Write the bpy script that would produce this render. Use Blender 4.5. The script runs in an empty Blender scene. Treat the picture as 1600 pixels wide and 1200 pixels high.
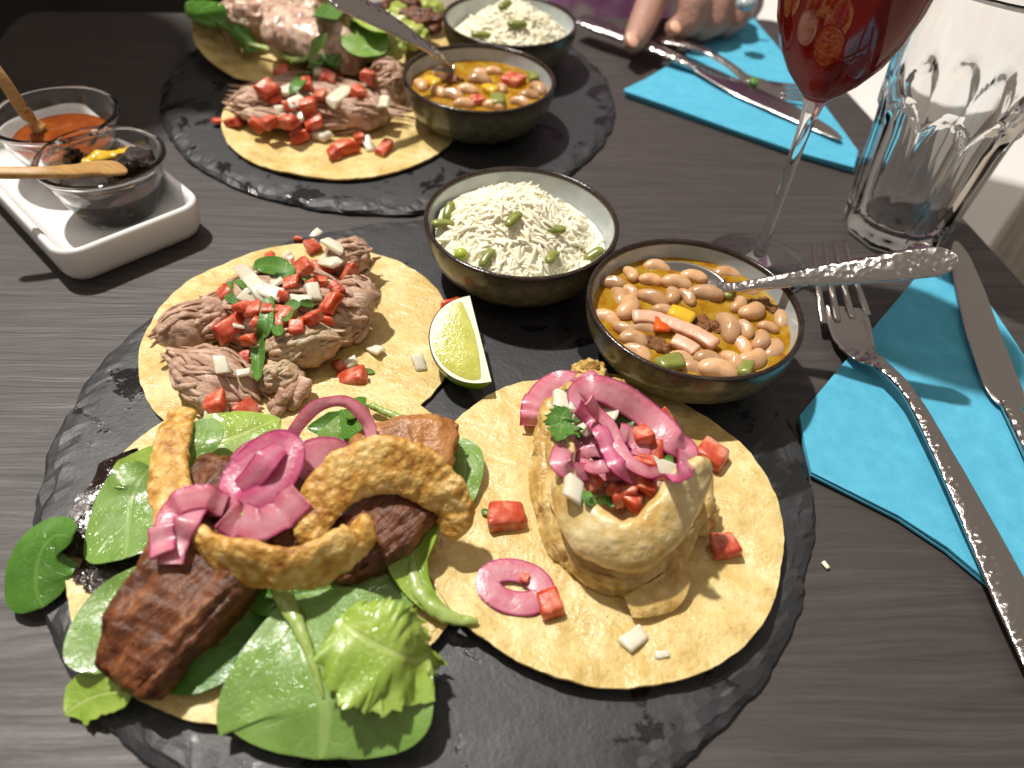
import bpy, bmesh, math, random
import numpy as np
from mathutils import Vector, Matrix, noise
from mathutils.bvhtree import BVHTree

random.seed(7)
RNG = np.random.default_rng(11)
S = 0.009                      # one drawing unit in metres (all coordinates below are in drawing units)
R = math.radians
SC = bpy.context.scene
COL = SC.collection

# ------------------------------------------------------------------ camera
CAM_H, PITCH, ROLL, FPX = 27.03, R(46.117), R(4.8958), 1205.0
_c, _s = math.cos(ROLL), math.sin(ROLL)
_r0 = np.array([1, 0, 0.]); _u0 = np.array([0, math.sin(PITCH), math.cos(PITCH)])
FWD = np.array([0, math.cos(PITCH), -math.sin(PITCH)])
RT = _c*_r0 + _s*_u0; UP = -_s*_r0 + _c*_u0
CAM = np.array([0, 0, CAM_H])
cd = bpy.data.cameras.new("camera"); cam = bpy.data.objects.new("camera", cd); COL.objects.link(cam)
cam.matrix_world = Matrix(((RT[0], UP[0], -FWD[0], 0), (RT[1], UP[1], -FWD[1], 0),
                           (RT[2], UP[2], -FWD[2], CAM_H*S), (0, 0, 0, 1)))
cd.sensor_width = 36; cd.lens = 36*FPX/1600; cd.clip_start = 0.02; cd.clip_end = 100
cd.dof.use_dof = True; cd.dof.focus_distance = 0.31; cd.dof.aperture_fstop = 8
SC.camera = cam
# ------------------------------------------------------------------ world, lamps, exposure
w = bpy.data.worlds.new("World"); SC.world = w; w.use_nodes = True
w.node_tree.nodes["Background"].inputs[0].default_value = (1.0, 0.88, 0.76, 1)
w.node_tree.nodes["Background"].inputs[1].default_value = 0.28
def lamp(name, pos, power, radius, col=(1, .95, .88)):
    l = bpy.data.lights.new(name, 'POINT'); l.energy = power; l.shadow_soft_size = radius; l.color = col
    o = bpy.data.objects.new(name, l); COL.objects.link(o); o.location = [a*S for a in pos]; return o
lamp("ceiling_spot", (-106, 116, 280), 455, .05)
for i, (x, y) in enumerate([(-30, 150), (40, 120), (-120, 20), (60, -40)]):
    lamp("ceiling_spot_small", (x, y, 190), 6, .03, (1, .9, .78))
l = bpy.data.lights.new("added_bench_fill", 'SPOT'); l.energy = 36; l.spot_size = R(52); l.spot_blend = .5; l.shadow_soft_size = .04; l.color = (1, .95, .88)  # added fill lamp that brightens the bench; no such source in view
o = bpy.data.objects.new("added_bench_fill", l); COL.objects.link(o); o.location = (100*S, 160*S, 230*S)
SC.view_settings.view_transform = 'Standard'; SC.view_settings.look = 'None'
SC.view_settings.exposure = 0; SC.view_settings.gamma = 1
SC.cycles.max_bounces = 14; SC.cycles.transmission_bounces = 12; SC.cycles.transparent_max_bounces = 12
SC.cycles.diffuse_bounces = 4; SC.cycles.glossy_bounces = 4
SC.cycles.sample_clamp_indirect = 4; SC.cycles.use_denoising = True

# ------------------------------------------------------------------ helpers
def at(px, py, z=0.):
    """the place z above the table that the photograph shows at this pixel"""
    d = RT*(px-800)/FPX - UP*(py-600)/FPX + FWD
    return CAM + d*((z-CAM_H)/d[2])
SURF = []; _B = [None]
def add_surf(V, F): SURF.append((np.asarray(V, float), F)); _B[0] = None
def bvh():
    if _B[0] is None:
        vs, fs, k = [], [], 0
        for V, F in SURF:
            vs.extend(map(tuple, V)); fs.extend(tuple(i+k for i in f) for f in F); k += len(V)
        _B[0] = BVHTree.FromPolygons(vs, fs)
    return _B[0]
def on(px, py, dz=0.):
    d = RT*(px-800)/FPX - UP*(py-600)/FPX + FWD; d = d/np.linalg.norm(d)
    h = bvh().ray_cast(Vector(CAM), Vector(d))
    z = h[0].z if h[0] is not None else 0.
    return at(px, py, z+dz)
def top_z(x, y, hi=30.):
    h = bvh().ray_cast(Vector((x, y, hi)), Vector((0, 0, -1)))
    return h[0].z if h[0] is not None else 0.
def nz(p, f=1., o=0., octs=1):
    v = Vector((p[0]*f+o, p[1]*f+o*1.7, p[2]*f-o))
    return noise.noise(v) if octs == 1 else noise.fractal(v, 1.0, 2.1, octs)
def unit(v): v = np.asarray(v, float); return v/(np.linalg.norm(v)+1e-12)
def spl(P, n, closed=False):
    P = np.asarray(P, float); m = len(P); out = []
    segs = m if closed else m-1
    for i in range(n):
        t = i/(n if closed else n-1)*segs; k = min(int(t), segs-1); t -= k
        g = lambda j: P[j % m] if closed else P[min(max(j, 0), m-1)]
        a, b, c, d = g(k-1), g(k), g(k+1), g(k+2)
        out.append(.5*((2*b)+(c-a)*t+(2*a-5*b+4*c-d)*t*t+(3*b-a-3*c+d)*t**3))
    return np.array(out)
def vnorm(V, F):
    N = np.zeros_like(V)
    for f in F:
        a = V[f[0]]; b = V[f[1]]; c = V[f[2]]
        n = np.cross(b-a, c-a); N[list(f)] += n
    return N/(np.linalg.norm(N, axis=1)[:, None]+1e-12)
def disp(V, F, fn):
    N = vnorm(V, F); return V + N*np.array([fn(p) for p in V])[:, None]
def mk(name, V, F, m, parent=None, base=None, smooth=True, uv=None, surf=False, mi=None, sharp=False):
    V = np.asarray(V, float); F = [tuple(int(i) for i in f) for f in F]
    if surf: add_surf(V, F)
    if base is None:
        base = np.array([(V[:, 0].min()+V[:, 0].max())/2, (V[:, 1].min()+V[:, 1].max())/2, V[:, 2].min()])
    base = np.asarray(base, float)
    me = bpy.data.meshes.new(name); me.from_pydata([tuple(v) for v in (V-base)*S], [], F)
    for x in (m if isinstance(m, (list, tuple)) else [m]): me.materials.append(x)
    if mi is not None: me.polygons.foreach_set('material_index', [int(k) for k in mi])
    if smooth: me.polygons.foreach_set('use_smooth', [True]*len(F))
    if uv is not None:
        l = me.uv_layers.new(name='UVMap'); idx = np.empty(len(me.loops), int); me.loops.foreach_get('vertex_index', idx)
        l.data.foreach_set('uv', np.asarray(uv, float)[idx].ravel())
    me.update()
    if sharp: me.set_sharp_from_angle(angle=R(48))
    o = bpy.data.objects.new(name, me); COL.objects.link(o)
    b = base*S
    if parent is not None:
        o.parent = parent; b = b - np.array(parent.location)
    o.location = b
    return o
def tag(o, label, cat, group=None, kind=None):
    if label: o['label'] = label
    if cat: o['category'] = cat
    if group: o['group'] = group
    if kind: o['kind'] = kind
    return o
def thing(name, base, label, cat, group=None):
    o = bpy.data.objects.new(name, None); COL.objects.link(o); o.location = [float(a)*S for a in base]
    o.empty_display_size = .01
    return tag(o, label, cat, group)
def inst(name, me, loc, rot=(0, 0, 0), sc=1.0, parent=None):
    o = bpy.data.objects.new(name, me); COL.objects.link(o); o.location = [float(a)*S for a in loc]
    o.rotation_euler = rot; o.scale = (sc, sc, sc) if np.isscalar(sc) else sc
    if parent is not None: o.parent = parent; o.location = Vector(o.location)-parent.location
    return o

# --- shapes: each returns vertices, faces (, uv)
def sheet(G, th, closed=False):
    G = np.asarray(G, float); n, m = G.shape[:2]
    if closed:
        E = np.concatenate([G[-1:], G, G[:1]]); du = (E[2:]-E[:-2])
    else: du = np.gradient(G, axis=0)
    dv = np.gradient(G, axis=1)
    N = np.cross(du, dv); N /= np.linalg.norm(N, axis=2)[..., None]+1e-12
    t = (th if np.isscalar(th) else np.asarray(th)[..., None])
    A = (G+N*t/2).reshape(-1, 3); B = (G-N*t/2).reshape(-1, 3); k = n*m
    F = []; ii = range(n) if closed else range(n-1)
    for i in ii:
        i2 = (i+1) % n
        for j in range(m-1):
            q = (i*m+j, i2*m+j, i2*m+j+1, i*m+j+1); F.append(q); F.append(tuple(k+a for a in q[::-1]))
        F.append((i*m, k+i*m, k+i2*m, i2*m)); F.append((i2*m+m-1, k+i2*m+m-1, k+i*m+m-1, i*m+m-1))
    if not closed:
        for j in range(m-1):
            F.append((j+1, k+j+1, k+j, j)); a = (n-1)*m; F.append((a+j, k+a+j, k+a+j+1, a+j+1))
    u, v = np.meshgrid(np.arange(n)/max(n-1, 1), np.arange(m)/max(m-1, 1), indexing='ij')
    uv = np.stack([u.ravel(), v.ravel()], 1)
    return np.concatenate([A, B]), F, np.concatenate([uv, uv])
def frames(P, N, closed=False):
    P = np.asarray(P)
    if closed: T = np.roll(P, -1, 0)-np.roll(P, 1, 0)
    else: T = np.gradient(P, axis=0)
    T /= np.linalg.norm(T, axis=1)[:, None]+1e-12
    N = np.broadcast_to(np.asarray(N, float), P.shape)
    W = np.cross(N, T); W /= np.linalg.norm(W, axis=1)[:, None]+1e-12
    M = np.cross(T, W)
    return T, W, M
def band(P, N, hw, ht, seg=20, e=2.5, closed=False):
    """closed solid swept along P; hw half width (across), ht half thickness (along N); superellipse section"""
    n = len(P); T, W, M = frames(P, N, closed)
    hw = np.broadcast_to(hw, (n,)); ht = np.broadcast_to(ht, (n,))
    a = np.linspace(0, 2*np.pi, seg, endpoint=False)
    ca = np.sign(np.cos(a))*np.abs(np.cos(a))**(2/e); sa = np.sign(np.sin(a))*np.abs(np.sin(a))**(2/e)
    V = P[:, None]+W[:, None]*(hw[:, None]*ca)[..., None]+M[:, None]*(ht[:, None]*sa)[..., None]
    V = V.reshape(-1, 3); F = []
    for i in range(n if closed else n-1):
        i2 = (i+1) % n
        for j in range(seg):
            j2 = (j+1) % seg; F.append((i*seg+j, i*seg+j2, i2*seg+j2, i2*seg+j))
    u = np.repeat(np.arange(n)/max(n-1, 1), seg); v = np.tile(np.arange(seg)/seg, n)
    if not closed:
        V = np.concatenate([V, P[:1]-T[:1]*ht[0]*.3, P[-1:]+T[-1:]*ht[-1]*.3]); k = n*seg
        u = np.append(u, [0, 1]); v = np.append(v, [0, 0])
        for j in range(seg):
            j2 = (j+1) % seg; F.append((k, j2, j)); F.append((k+1, (n-1)*seg+j, (n-1)*seg+j2))
    return V, F, np.stack([u, v], 1)
def lathe(prof, c, seg=64, fn=None):
    prof = np.asarray(prof, float); n = len(prof); a = np.linspace(0, 2*np.pi, seg, endpoint=False)
    V = np.stack([c[0]+prof[:, None, 0]*np.cos(a), c[1]+prof[:, None, 0]*np.sin(a), c[2]+np.repeat(prof[:, 1:2], seg, 1)], 2)
    V = V.reshape(-1, 3); F = []
    for i in range(n-1):
        for j in range(seg):
            j2 = (j+1) % seg; F.append((i*seg+j, i*seg+j2, (i+1)*seg+j2, (i+1)*seg+j))
    if fn: V = fn(V)
    return V, F
_ico = {}
def ico(sub):
    if sub not in _ico:
        bm = bmesh.new(); bmesh.ops.create_icosphere(bm, subdivisions=sub, radius=1)
        _ico[sub] = (np.array([v.co[:] for v in bm.verts]), [tuple(v.index for v in f.verts) for f in bm.faces]); bm.free()
    return _ico[sub]
def rotm(rx, ry, rz):
    from mathutils import Euler
    return np.array(Euler((R(rx), R(ry), R(rz))).to_matrix())
def blob(c, r, rot=(0, 0, 0), amp=.2, freq=1., sub=4, fib=None, famp=.1, seed=0., sq=1., octs=3):
    V, F = ico(sub); V = V.copy()
    if sq != 1: V = np.sign(V)*np.abs(V)**sq; V /= np.abs(V).max()
    L = V*np.asarray(r, float)
    off = np.array([nz(p, freq, seed, octs) for p in L])*amp
    if fib is not None:
        fb = np.asarray(fib)
        wob = np.array([nz(p, .7, seed+3) for p in L])*.5
        off = off + np.array([(1-2*abs(nz((p[0]*fb[0], p[1]*fb[1]+q, p[2]*fb[2]), 1., seed+9)))*famp+(1-2*abs(nz((p[0]*fb[0]*2, p[1]*fb[1]*2.3+q*2, p[2]*fb[2]*2.3), 1., seed+5)))*famp*.45 for p, q in zip(L, wob)])
    N = unit_rows(V/np.asarray(r, float)); L = L+N*off[:, None]
    return L@rotm(*rot).T+np.asarray(c, float), F
def unit_rows(V): return V/(np.linalg.norm(V, axis=1)[:, None]+1e-12)

# ------------------------------------------------------------------ materials
def new_mat(name):
    m = bpy.data.materials.new(name); m.use_nodes = True; nt = m.node_tree
    return m, nt, nt.nodes['Principled BSDF']
def nd(nt, t, **k):
    n = nt.nodes.new('ShaderNode'+t)
    for a, v in k.items():
        if a.startswith('i_'): n.inputs[a[2:].replace('_', ' ')].default_value = v
        else: setattr(n, a, v)
    return n
def ramp(nt, src, stops):
    r = nt.nodes.new('ShaderNodeValToRGB'); e = r.color_ramp.elements
    while len(e) < len(stops): e.new(.5)
    for el, (p, c) in zip(e, stops):
        el.position = p; el.color = (c, c, c, 1) if np.isscalar(c) else (*c, 1)
    nt.links.new(src, r.inputs[0]); return r.outputs[0]
def mixc(nt, f, a, b, mode='MIX'):
    n = nt.nodes.new('ShaderNodeMix'); n.data_type = 'RGBA'; n.blend_type = mode
    for s, v in ((n.inputs[0], f), (n.inputs[6], a), (n.inputs[7], b)):
        if hasattr(v, 'is_linked'): nt.links.new(v, s)
        elif np.isscalar(v): s.default_value = v
        else: s.default_value = (*v, 1)
    return n.outputs[2]
def math_(nt, op, a, b=0., c=None):
    n = nt.nodes.new('ShaderNodeMath'); n.operation = op
    for s, v in zip(n.inputs, (a, b, c)):
        if v is None: continue
        if hasattr(v, 'is_linked'): nt.links.new(v, s)
        else: s.default_value = v
    return n.outputs[0]
def coords(nt, stretch=(1, 1, 1), rand=True, rot=(0, 0, 0)):
    t = nd(nt, 'TexCoord'); mp = nd(nt, 'Mapping'); mp.inputs['Scale'].default_value = stretch; mp.inputs['Rotation'].default_value = rot
    nt.links.new(t.outputs['Object'], mp.inputs[0])
    if rand:
        oi = nd(nt, 'ObjectInfo'); cm = nd(nt, 'CombineXYZ')
        for k in range(3): nt.links.new(math_(nt, 'MULTIPLY', oi.outputs['Random'], 3.1+k*2.7), cm.inputs[k])
        nt.links.new(cm.outputs[0], mp.inputs['Location'])
    return mp.outputs[0]
def nois(nt, vec, scale, detail=5, rough=.55, dist=0.):
    n = nd(nt, 'TexNoise'); n.inputs['Scale'].default_value = scale; n.inputs['Detail'].default_value = detail
    n.inputs['Roughness'].default_value = rough; n.inputs['Distortion'].default_value = dist
    nt.links.new(vec, n.inputs['Vector']); return n.outputs['Fac']
def bump(nt, b, h, strength, dist=.001, prev=None):
    n = nd(nt, 'Bump'); n.inputs['Strength'].default_value = strength; n.inputs['Distance'].default_value = dist
    nt.links.new(h, n.inputs['Height'])
    if prev is not None: nt.links.new(prev, n.inputs['Normal'])
    nt.links.new(n.outputs[0], b.inputs['Normal']); return n.outputs[0]
def mat(name, stops, scale=150, rough=.5, bmp=0., bs=600, bd=.001, stretch=(1, 1, 1), metal=0., sss=0., ssr=(1, .4, .2), ssd=.003,
        coat=0., spec=.5, rvar=0., rs=120, spots=None, jitter=0., detail=5, dist=0., coatr=.1):
    m, nt, b = new_mat(name); v = coords(nt, stretch)
    f = nois(nt, v, scale, detail, dist=dist)
    col = ramp(nt, f, stops)
    if spots:
        sc_, lo, hi, c = spots
        sp = ramp(nt, nois(nt, v, sc_, 2), [(lo, 0.), (hi, 1.)]); col = mixc(nt, sp, col, c)
    if jitter:
        oi = nd(nt, 'ObjectInfo'); hs = nd(nt, 'HueSaturation')
        nt.links.new(math_(nt, 'MULTIPLY_ADD', oi.outputs['Random'], jitter*2, 1-jitter), hs.inputs['Value'])
        nt.links.new(col, hs.inputs['Color']); col = hs.outputs[0]
    nt.links.new(col, b.inputs['Base Color'])
    b.inputs['Roughness'].default_value = rough; b.inputs['Metallic'].default_value = metal
    b.inputs['Specular IOR Level'].default_value = spec
    if rvar:
        nt.links.new(ramp(nt, nois(nt, v, rs, 3), [(.4, max(.03, rough-rvar)), (.62, min(1, rough+rvar))]), b.inputs['Roughness'])
    if bmp: bump(nt, b, nois(nt, v, bs, 6, .6), bmp, bd)
    if sss:
        b.inputs['Subsurface Weight'].default_value = sss; b.inputs['Subsurface Radius'].default_value = ssr; b.inputs['Subsurface Scale'].default_value = ssd
    if coat: b.inputs['Coat Weight'].default_value = coat; b.inputs['Coat Roughness'].default_value = coatr
    return m
def glass(name, col=(1, 1, 1), rough=0., ior=1.5):
    m, nt, b = new_mat(name); b.inputs['Base Color'].default_value = (*col, 1); b.inputs['Transmission Weight'].default_value = 1
    b.inputs['Roughness'].default_value = rough; b.inputs['IOR'].default_value = ior; return m

# table top: dark grey-brown laminate, fine grain running across
def m_table():
    m, nt, b = new_mat("dark_wood_laminate"); v = coords(nt, (1, 1, 1), False, (0, 0, R(-6)))
    def st(x, y):
        mp = nd(nt, 'Mapping'); mp.inputs['Scale'].default_value = (x, y, 1); nt.links.new(v, mp.inputs[0]); return mp.outputs[0]
    warp = nois(nt, st(3, 9), 1.6, 3)
    wv = nd(nt, 'VectorMath'); wv.operation = 'ADD'; cx = nd(nt, 'CombineXYZ'); nt.links.new(math_(nt, 'MULTIPLY', warp, .022), cx.inputs[1])
    nt.links.new(v, wv.inputs[0]); nt.links.new(cx.outputs[0], wv.inputs[1])
    def st2(x, y):
        mp = nd(nt, 'Mapping'); mp.inputs['Scale'].default_value = (x, y, 1); nt.links.new(wv.outputs[0], mp.inputs[0]); return mp.outputs[0]
    g1 = nois(nt, st2(10, 260), 1., 6, .65); g2 = nois(nt, st2(4, 40), 1., 4); g3 = nois(nt, st2(40, 900), 1., 3, .6)
    c = ramp(nt, g1, [(.3, (.022, .017, .015)), (.5, (.046, .038, .036)), (.72, (.078, .068, .065))])
    c = mixc(nt, ramp(nt, g2, [(.35, 0.), (.7, .55)]), c, (.045, .036, .033))
    pores = ramp(nt, nois(nt, st2(45, 1100), 1., 2, .5), [(.56, 0.), (.68, .4)]); c = mixc(nt, pores, c, (.018, .014, .013))
    nt.links.new(c, b.inputs['Base Color'])
    nt.links.new(ramp(nt, g1, [(.3, .62), (.7, .42)]), b.inputs['Roughness'])
    h = math_(nt, 'MULTIPLY_ADD', g3, .6, g1); bump(nt, b, h, .6, .0006); return m
def m_slate():
    m, nt, b = new_mat("dark_slate"); v = coords(nt, (1, 1, 1), True)
    n1 = nois(nt, v, 45, 7, .62); n2 = nois(nt, v, 500, 5, .6)
    c = ramp(nt, n1, [(.3, (.017, .018, .020)), (.7, (.031, .032, .036))])
    wet = ramp(nt, nois(nt, v, 34, 5, .6, .8), [(.57, 0.), (.61, 1.)])
    c = mixc(nt, wet, c, (.013, .013, .014)); nt.links.new(c, b.inputs['Base Color'])
    r = ramp(nt, n1, [(.3, .56), (.7, .44)]); r = mixc(nt, wet, r, (.12, .12, .12)); nt.links.new(r, b.inputs['Roughness'])
    h = math_(nt, 'MULTIPLY_ADD', n2, .35, n1); p = bump(nt, b, h, .38, .0012)
    bump(nt, b, nois(nt, v, 170, 6, .75), .3, .0007, p); return m
def m_leaf(name, c1, c2, vein, k=7., rough=.3, sc=90, vb=.5, dark=None):
    m, nt, b = new_mat(name); v = coords(nt)
    uv = nd(nt, 'UVMap'); sp = nd(nt, 'SeparateXYZ'); nt.links.new(uv.outputs[0], sp.inputs[0])
    wob = math_(nt, 'MULTIPLY_ADD', nois(nt, v, 120, 3), .16, -.08)
    a = math_(nt, 'MULTIPLY', math_(nt, 'ABSOLUTE', math_(nt, 'SUBTRACT', sp.outputs[1], .5)), 2.)
    u = math_(nt, 'ADD', sp.outputs[0], wob)
    mid = ramp(nt, a, [(.0, 1.), (.035, 1.), (.08, 0.)])
    lat = math_(nt, 'PINGPONG', math_(nt, 'SUBTRACT', math_(nt, 'MULTIPLY', u, k), math_(nt, 'MULTIPLY', a, k*.28)), .5)
    latm = math_(nt, 'MULTIPLY', ramp(nt, lat, [(.0, .75), (.05, 0.)]), ramp(nt, a, [(.5, 1.), (.95, .1)]))
    net = ramp(nt, nois(nt, v, 420, 2, .5), [(.46, 0.), (.5, .28), (.54, 0.)])
    vm = math_(nt, 'MAXIMUM', math_(nt, 'MAXIMUM', mid, latm), net)
    c = ramp(nt, nois(nt, v, sc, 4), [(.3, c1), (.7, c2)])
    if dark: c = mixc(nt, ramp(nt, nois(nt, v, 70, 3), [(.45, 0.), (.62, 1.)]), c, dark)
    c = mixc(nt, math_(nt, 'MULTIPLY', vm, vb), c, vein); nt.links.new(c, b.inputs['Base Color'])
    b.inputs['Roughness'].default_value = rough
    nt.links.new(ramp(nt, nois(nt, v, 110, 3), [(.4, rough-.12), (.65, rough+.2)]), b.inputs['Roughness'])
    b.inputs['Subsurface Weight'].default_value = .25; b.inputs['Subsurface Radius'].default_value = (.6, 1, .2); b.inputs['Subsurface Scale'].default_value = .0015
    h = math_(nt, 'MULTIPLY_ADD', vm, -1.0, nois(nt, v, 260, 3)); bump(nt, b, h, .34, .0007); return m
def m_onion(name, c1, c2, edge):
    m, nt, b = new_mat(name); v = coords(nt)
    uv = nd(nt, 'UVMap'); sp = nd(nt, 'SeparateXYZ'); nt.links.new(uv.outputs[0], sp.inputs[0])
    av = math_(nt, 'ABSOLUTE', math_(nt, 'SUBTRACT', sp.outputs[1], .5)); e = ramp(nt, av, [(.40, 0.), (.48, 1.)]); pale = ramp(nt, math_(nt, 'ADD', av, math_(nt, 'MULTIPLY', nois(nt, v, 60, 2), .2)), [(.1, .38), (.38, 0.)])
    c = ramp(nt, nois(nt, v, 140, 3), [(.3, c1), (.7, c2)]); c = mixc(nt, pale, c, (.70, .42, .46)); c = mixc(nt, e, c, edge)
    nt.links.new(c, b.inputs['Base Color']); b.inputs['Roughness'].default_value = .3
    b.inputs['Subsurface Weight'].default_value = .5; b.inputs['Subsurface Radius'].default_value = (1, .3, .5); b.inputs['Subsurface Scale'].default_value = .003
    b.inputs['Transmission Weight'].default_value = .14; bump(nt, b, nois(nt, v, 420, 4), .5, .0007); return m
def m_tortilla():
    m, nt, b = new_mat("corn_tortilla"); v = coords(nt)
    f = nois(nt, v, 70, 6, .6)
    c = ramp(nt, f, [(.28, (.51, .355, .105)), (.5, (.655, .50, .20)), (.72, (.79, .665, .36))])
    c = mixc(nt, ramp(nt, nois(nt, v, 210, 4), [(.55, 0.), (.74, .5)]), c, (.46, .28, .06))
    c = mixc(nt, ramp(nt, nois(nt, v, 900, 2), [(.68, 0.), (.74, .8)]), c, (.20, .10, .03))
    c = mixc(nt, ramp(nt, nois(nt, v, 28, 3), [(.55, 0.), (.7, .5)]), c, (.55, .34, .06))
    nt.links.new(c, b.inputs['Base Color'])
    nt.links.new(ramp(nt, nois(nt, v, 60, 4), [(.40, .20), (.62, .52)]), b.inputs['Roughness'])
    b.inputs['Subsurface Weight'].default_value = .15; b.inputs['Subsurface Radius'].default_value = (1, .6, .2); b.inputs['Subsurface Scale'].default_value = .002
    h = math_(nt, 'MULTIPLY_ADD', nois(nt, v, 750, 4), .5, nois(nt, v, 190, 4)); h2 = math_(nt, 'MULTIPLY_ADD', nois(nt, v, 55, 3), 2.5, h); bump(nt, b, h2, .75, .0011); return m
def m_fried(name, stops, vs=420, bd=.0022, rough=.4, base=90, coat=.0):
    m, nt, b = new_mat(name); v = coords(nt)
    vo = nd(nt, 'TexVoronoi'); vo.feature = 'SMOOTH_F1'; vo.inputs['Scale'].default_value = vs; vo.inputs['Smoothness'].default_value = .6
    nt.links.new(v, vo.inputs['Vector'])
    f = math_(nt, 'MULTIPLY_ADD', vo.outputs['Distance'], -.35, math_(nt, 'ADD', nois(nt, v, base, 6, .65), .12))
    nt.links.new(ramp(nt, f, stops), b.inputs['Base Color']); b.inputs['Roughness'].default_value = rough
    h = math_(nt, 'MULTIPLY_ADD', vo.outputs['Distance'], -1.0, nois(nt, v, vs*2.2, 4)); bump(nt, b, h, .75, bd)
    if coat: b.inputs['Coat Weight'].default_value = coat; b.inputs['Coat Roughness'].default_value = .15
    b.inputs['Subsurface Weight'].default_value = .12; b.inputs['Subsurface Radius'].default_value = (1, .5, .2); b.inputs['Subsurface Scale'].default_value = .002
    return m
def m_pork():
    m, nt, b = new_mat("roast_pork"); t = nd(nt, 'TexCoord'); mp = nd(nt, 'Mapping'); mp.vector_type = 'TEXTURE'
    mp.inputs['Rotation'].default_value = (0, 0, R(55)); mp.inputs['Scale'].default_value = (1, .24, .35); nt.links.new(t.outputs['Object'], mp.inputs[0]); v = mp.outputs[0]
    f = nois(nt, v, 60, 6, .62); g = nois(nt, v, 190, 4, .6)
    c = ramp(nt, f, [(.28, (.035, .009, .003)), (.46, (.125, .036, .011)), (.60, (.22, .075, .024)), (.78, (.38, .18, .07))])
    c = mixc(nt, ramp(nt, g, [(.52, 0.), (.66, .6)]), c, (.05, .014, .005)); nt.links.new(c, b.inputs['Base Color'])
    nt.links.new(ramp(nt, f, [(.3, .28), (.7, .5)]), b.inputs['Roughness'])
    b.inputs['Subsurface Weight'].default_value = .12; b.inputs['Subsurface Radius'].default_value = (1, .4, .2); b.inputs['Subsurface Scale'].default_value = .002
    bump(nt, b, math_(nt, 'MULTIPLY_ADD', g, .6, f), .8, .0018); return m
def m_steel(name, hammered=False):
    m, nt, b = new_mat(name); v = coords(nt, rand=False)
    b.inputs['Metallic'].default_value = 1; b.inputs['Base Color'].default_value = (.52, .485, .47, 1); b.inputs['Roughness'].default_value = .16
    if hammered:
        vo = nd(nt, 'TexVoronoi'); vo.feature = 'SMOOTH_F1'; vo.inputs['Scale'].default_value = 330; vo.inputs['Smoothness'].default_value = .35
        nt.links.new(v, vo.inputs['Vector']); bump(nt, b, vo.outputs['Distance'], .8, .0006)
    else: bump(nt, b, nois(nt, v, 260, 3), .08, .0006)
    return m
def m_glaze():
    m, nt, b = new_mat("olive_stoneware_glaze"); v = coords(nt)
    sz = nd(nt, 'SeparateXYZ'); t = nd(nt, 'TexCoord'); nt.links.new(t.outputs['Object'], sz.inputs[0])
    c = ramp(nt, nois(nt, v, 160, 6, .7), [(.3, (.062, .066, .038)), (.55, (.125, .120, .068)), (.75, (.20, .185, .115))])
    edge = ramp(nt, math_(nt, 'MULTIPLY_ADD', nois(nt, v, 60, 3), .006, sz.outputs[2]), [(.0295, 0.), (.033, 1.)])
    c = mixc(nt, edge, c, (.022, .014, .011)); nt.links.new(c, b.inputs['Base Color'])
    b.inputs['Roughness'].default_value = .22; bump(nt, b, nois(nt, v, 300, 4), .12, .0006); return m

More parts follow.
